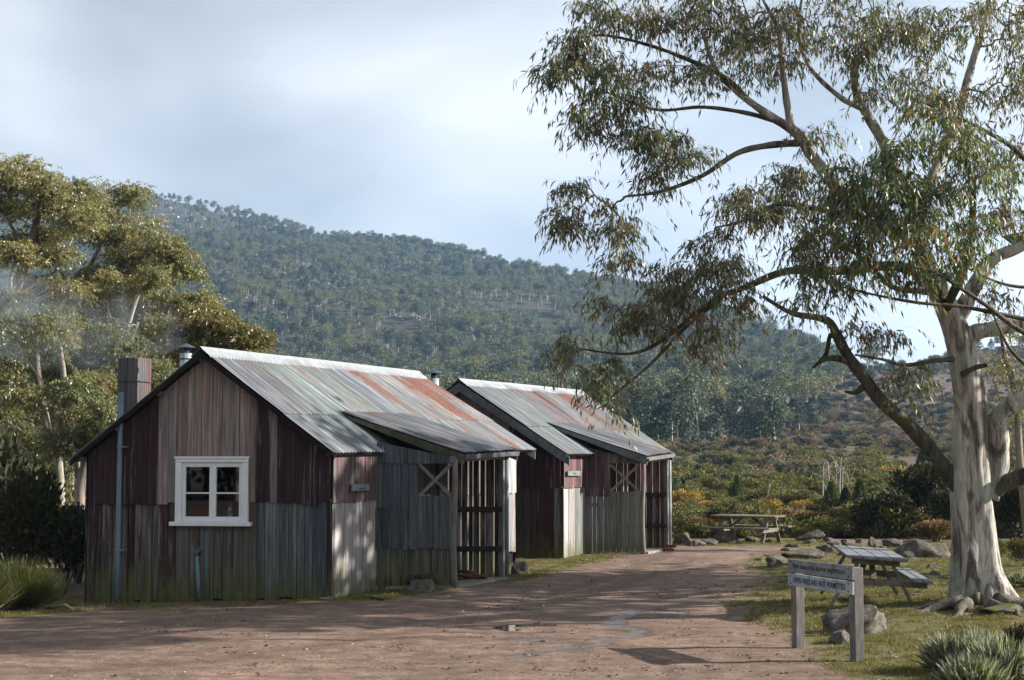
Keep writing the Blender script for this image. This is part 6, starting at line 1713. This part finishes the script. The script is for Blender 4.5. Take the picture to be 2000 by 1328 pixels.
# ------------------------------------------------------------------ foreground plants, grass and litter
def tuft_mesh(seed, n, h, w, cols, wts, spread=.06, lean=.35, seg=2):
    r = np.random.default_rng(seed)
    B = np.stack([r.normal(size=n) * spread, r.normal(size=n) * spread, np.zeros(n) - .01], -1)
    out = B[:, :2] / (spread + 1e-6) * .5 + r.normal(size=(n, 2)) * .5
    D = np.stack([out[:, 0] * lean, out[:, 1] * lean, np.ones(n)], -1)
    hh = h * r.uniform(.6, 1.2, n)
    return leaf_arrays(B, D, hh, w, palette(n, cols, wts, r, .25), r, .12)
GRS = [(.1, .12, .025), (.15, .155, .035), (.21, .18, .06), (.07, .09, .02), (.26, .2, .1)]
TUF = []
for k in range(6):
    V, Fq, C = tuft_mesh(400 + k, 34, .045 if k < 4 else .075, .0028, GRS, [3, 3, 2, 2, 1.5], .05 if k < 4 else .035, .6)
    TUF.append(npmesh('grass_tuft', V, Fq, M['blade'], False, C))
gr_ = np.random.default_rng(25)
n = 80000
Yg = 12 + 34 * gr_.random(n) ** 1.25; pxg = gr_.uniform(-60, 2100, n); Xg = (pxg - 1000) / F * Yg
mk = np.zeros(n)
for poly, soft, amt in MOSS_POLYS: mk = np.maximum(mk, amt * sstep(-soft * .3, soft * 1.5, poly_sd(Xg, Yg, poly)))
nb = fbm(Xg * 1.1, Yg * 1.1, 31, 3)
kp = gr_.random(n) < mk * (.25 + .75 * sstep(.32, .56, nb))
Xg, Yg = Xg[kp], Yg[kp]; Zg = terrain(Xg, Yg)
stuff_instances('short_grass', 'short mossy grass over the ground beside the yard', TUF, np.stack([Xg, Yg, Zg], -1), gr_.integers(0, 6, len(Xg)), gr_.uniform(.5, 1.15, len(Xg)), gr_.uniform(0, 6.28, len(Xg)))
# pebbles and leaf litter on the gravel
PEB = []
for k in range(4):
    bm = bmesh.new(); bmesh.ops.create_icosphere(bm, subdivisions=1, radius=1.0)
    for v in bm.verts: v.co *= 1 + .3 * mnoise.noise(v.co * 1.5 + Vector((k * 5, 0, 0))); v.co.z *= .6
    me = bpy.data.meshes.new('pebble'); bm.to_mesh(me); bm.free()
    me.materials.append(mat_plain("pebble_%d" % k, [(.3, .26, .23), (.2, .15, .12), (.13, .095, .08), (.4, .37, .34)][k], .9, 0, .2, 30)); PEB.append(me)
n = 9000
Yg = 12 + 32 * gr_.random(n) ** 1.3; pxg = gr_.uniform(-60, 2060, n); Xg = (pxg - 1000) / F * Yg
kp = fbm(Xg * .8, Yg * .8, 77, 3) > .44; Xg, Yg = Xg[kp], Yg[kp]
stuff_instances('gravel', 'loose pebbles scattered over the yard', PEB, np.stack([Xg, Yg, terrain(Xg, Yg)], -1), gr_.choice([0, 1, 1, 2, 2, 2, 3], len(Xg)), np.exp(gr_.normal(-4.75, .45, len(Xg))), gr_.uniform(0, 6.28, len(Xg)))
LIT = []
for k in range(4):
    r = np.random.default_rng(500 + k); m_ = 5
    C = np.stack([r.normal(size=m_) * .06, r.normal(size=m_) * .06, np.full(m_, .008)], -1)
    V, Fq, Cc = leaf_arrays(C, np.stack([r.normal(size=m_), r.normal(size=m_), r.normal(size=m_) * .12], -1), .09, .011, palette(m_, [(.1, .05, .025), (.05, .032, .02), (.2, .13, .07), (.03, .022, .018)], [2, 3, 1, 3], r), r)
    LIT.append(npmesh('leaf_litter', V, Fq, M['blade'], False, Cc))
n = 2600
Yg = 12 + 26 * gr_.random(n) ** 1.2; pxg = gr_.uniform(200, 2060, n); Xg = (pxg - 1000) / F * Yg
kp = gr_.random(n) < np.interp(pxg[:], [200, 900, 1400, 2060], [.15, .4, .8, 1.0]) * sstep(.38, .6, fbm(Xg, Yg, 79, 3)); Xg, Yg = Xg[kp], Yg[kp]
stuff_instances('leaf_litter', 'fallen gum leaves and twigs strewn on the ground', LIT, np.stack([Xg, Yg, terrain(Xg, Yg) + .004], -1), gr_.integers(0, 4, len(Xg)), gr_.uniform(.35, .8, len(Xg)), gr_.uniform(0, 6.28, len(Xg)))

# silvery pineapple grass clumps at the lower right
def spiky(px, py, wpx, hpx, label, seed, cols, n=520, dY=0.0, w=.013, name='silver_grass_clump', cat='plant', mound=.5, lean=.8):
    r = np.random.default_rng(seed); P = on_ground(px, py); P[1] += dY; P[0] = xp(px, P[1]); P[2] = gz(P[0], P[1])
    W_ = wpx / F * P[1] / 2; H_ = hpx / F * P[1]
    e = empty(name, P, label, cat, 'spiky grass clumps')
    a = r.random(n) * 6.283; u = r.random(n) ** .5
    B = P + np.stack([np.cos(a) * u * W_ * .8, np.sin(a) * u * W_ * .65, H_ * mound * np.sqrt(np.maximum(0, 1 - u * u)) * .9], -1)
    D = np.stack([np.cos(a) * u * lean, np.sin(a) * u * lean, .75 + .4 * r.random(n)], -1) + r.normal(size=(n, 3)) * .22
    ln = H_ * (1 - mound * .55) * r.uniform(.65, 1.15, n)
    V, Fq, C = leaf_arrays(B, D, ln, w, palette(n, cols, [1] * len(cols), r, .25), r, .1)
    o = obj('leaves', V, Fq, M['blade'], e, col=C); o['kind'] = 'stuff'
    # dark heart of old leaves
    D2 = r.normal(size=(n // 2, 3)); D2[:, 2] = abs(D2[:, 2]) * .4
    B2 = P + np.stack([np.cos(a[:n // 2]) * u[:n // 2] * W_ * .8, np.sin(a[:n // 2]) * u[:n // 2] * W_ * .65, H_ * mound * r.random(n // 2) * .8], -1)
    V, Fq, C = leaf_arrays(B2, D2, H_ * .45, w, palette(n // 2, [(.05, .045, .03), (.07, .055, .035), (.035, .04, .025)], [1, 1, 1], r, .3), r, .1)
    o = obj('old_leaves', V, Fq, M['blade'], e, col=C); o['kind'] = 'stuff'
SILV = [(.2, .235, .18), (.3, .325, .27), (.11, .14, .08), (.42, .44, .39), (.07, .09, .05)]
spiky(1848, 1312, 90, 72, 'silver spiky grass clump leftmost at the lower right', 1, SILV, 420)
spiky(1895, 1322, 110, 78, 'silver spiky grass clump in the middle at the lower right', 2, SILV, 520, .3)
spiky(1945, 1335, 120, 84, 'silver spiky grass clump nearest the lower right corner', 3, SILV, 560)
spiky(1960, 1290, 80, 50, 'silver spiky grass clump at the back of the lower right group', 4, SILV, 320)
spiky(1885, 1350, 120, 66, 'silver spiky grass clump cut by the bottom picture edge', 5, SILV, 480)
spiky(1985, 1150, 40, 34, 'small silver grass tuft right of the gum roots', 6, SILV, 160)
shrub('dark1', 2000, 1325, 110, 90, 'dark brown shrub in the lower right corner')
TUS = [(.06, .08, .022), (.09, .1, .03), (.045, .058, .02), (.13, .125, .05)]
spiky(40, 1192, 140, 92, 'green tussock of long fine grass at the left edge before the thicket', 7, TUS, 2600, 0, .006, 'tussock', 'grass', .45, 1.0)
spiky(-50, 1200, 130, 90, 'green tussock cut by the left picture edge', 8, TUS, 1600, 0, .006, 'tussock', 'grass', .45, 1.0)

# rocks and lingering snow on the bare top of the mountain
SNOW = mat_plain("old_snow", (.85, .87, .9), .7, 0, .04)
def hill_point(px, py):
    d = ray(px, py); ts = np.exp(np.linspace(math.log(300), math.log(2600), 700)); Pq = np.array([0, 0, ZE]) + ts[:, None] * d
    below = Pq[:, 2] < terrain(Pq[:, 0], Pq[:, 1]); i = np.argmax(below)
    return Pq[i] if below.any() else None
for k, (px, py, w) in enumerate([(364, 434, 11), (372, 396, 13), (395, 398, 8), (302, 406, 6), (348, 428, 5)]):
    P = hill_point(px, py)
    if P is None: continue
    s_ = w / F * P[1] / 2
    V = []; nn = 9
    for i in range(nn): a = i / nn * 6.283; V.append((P[0] + s_ * math.cos(a) * random.uniform(.7, 1.2), P[1] + s_ * 1.5 * math.sin(a), 0))
    V = np.array(V); V[:, 2] = terrain(V[:, 0], V[:, 1]) + 1.0
    V = np.vstack([V, [P[0], P[1], gz(P[0], P[1]) + 2.0]])
    o = obj('snow_patch', V, [[i, (i + 1) % nn, nn] for i in range(nn)], SNOW); tag(o, 'small old snow patch on the bare mountain top', 'snow', 'snow patches on the mountain')
hr2 = np.random.default_rng(77); pr_, ir_, sr_ = [], [], []
for k in range(260):
    px = hr2.uniform(270, 900); py = np.interp(px, SKY_X, SKY_P) + hr2.uniform(4, 120) * (1 if px < 620 else 1.3)
    P = hill_point(px, py)
    if P is None: continue
    pr_.append(P - [0, 0, .5]); ir_.append(hr2.integers(0, 6)); sr_.append(hr2.uniform(1.2, 4.2) * (1.2 if px < 560 else .9))
ROCK_FAR = mat_plain("dolerite", (.24, .21, .2), .95, 0, .3, .4)
RF = []
for k in range(6):
    me = ROCKS[k].copy(); me.materials.clear(); me.materials.append(ROCK_FAR); RF.append(me)
stuff_instances('mountain_rocks', 'grey dolerite rocks scattered on the upper mountainside', RF, np.array(pr_), ir_, sr_, hr2.uniform(0, 6.28, len(pr_)))

# wood behind the photographer: unseen, it dims the light from behind, and the window mirrors it
br = np.random.default_rng(88); n = 150
a = br.uniform(R(180), R(345), n); d = br.uniform(26, 60, n)
Xb, Yb = np.cos(a) * d, np.sin(a) * d - 6
stuff_instances('wood_behind', 'gum wood around the back of the clearing', [k[3] for k in KINDS_F], np.stack([Xb, Yb, terrain(Xb, Yb)], -1), br.integers(0, 7, n), br.uniform(.9, 1.3, n), br.uniform(0, 6.28, n))

# gums beyond the right edge whose shade falls across the yard and the hut wall
PB = np.array([(12.2, 27.1), (13.6, 29.6), (12.6, 31.5), (17.5, 33.0)])
stuff_instances('wood_beside', 'gum wood beside the clearing beyond the right edge', [k[3] for k in KINDS_F], np.stack([PB[:, 0], PB[:, 1], terrain(PB[:, 0], PB[:, 1])], -1), [0, 3, 4, 6], [1.02, .95, 1.0, .9], br.uniform(0, 6.28, 4))
# ------------------------------------------------------------------ haze and chimney smoke
hz = obj('haze', [(-2700, -380, -4), (2700, -380, -4), (2700, 3300, -4), (-2700, 3300, -4), (-2700, -380, 420), (2700, -380, 420), (2700, 3300, 420), (-2700, 3300, 420)], BOXF, None)
hm = NT("haze_air"); pv = hm.n('ShaderNodeVolumePrincipled'); pv.inputs['Color'].default_value = (.36, .62, 1, 1); pv.inputs['Density'].default_value = HAZE; pv.inputs['Anisotropy'].default_value = .2
hm.l(pv.outputs[0], hm.out.inputs['Volume']); hz.data.materials.append(hm.m); tag(hz, 'thin blue mountain haze over the whole valley', kind='stuff')

# smoke drifting left from the nearer flue
def smoke():
    pts = [(363, 672, 29.4), (352, 655, 29.6), (325, 640, 30.0), (270, 640, 30.6), (200, 650, 31.2), (120, 640, 31.8), (40, 625, 32.4), (-60, 600, 33)]
    q = catmull(np.array([at(*p) for p in pts]), 40); rr_ = np.interp(np.linspace(0, 1, 40), [0, .1, .3, .6, 1], [.08, .22, .5, .8, 1.0])
    V, Fq = tube_arrays(q, rr_, 14)
    o = obj('smoke', V, fix_quads(Fq), None, smooth=True); tag(o, 'thin blue smoke drifting left from the flue', kind='stuff')
    m = NT("thin_smoke"); pv = m.n('ShaderNodeVolumePrincipled'); pv.inputs['Color'].default_value = (.72, .85, 1, 1); pv.inputs['Anisotropy'].default_value = .2
    n1 = m.noise(m.pos(), 1.1, 3, .6, .8); d = m.math('MULTIPLY', m.math('SUBTRACT', n1, .47, True), 1.0)
    m.l(d, pv.inputs['Density']); m.l(pv.outputs[0], m.out.inputs['Volume']); o.data.materials.append(m.m)
    m.m.cycles.volume_step_rate = 4 if hasattr(m.m.cycles, 'volume_step_rate') else 1
smoke()
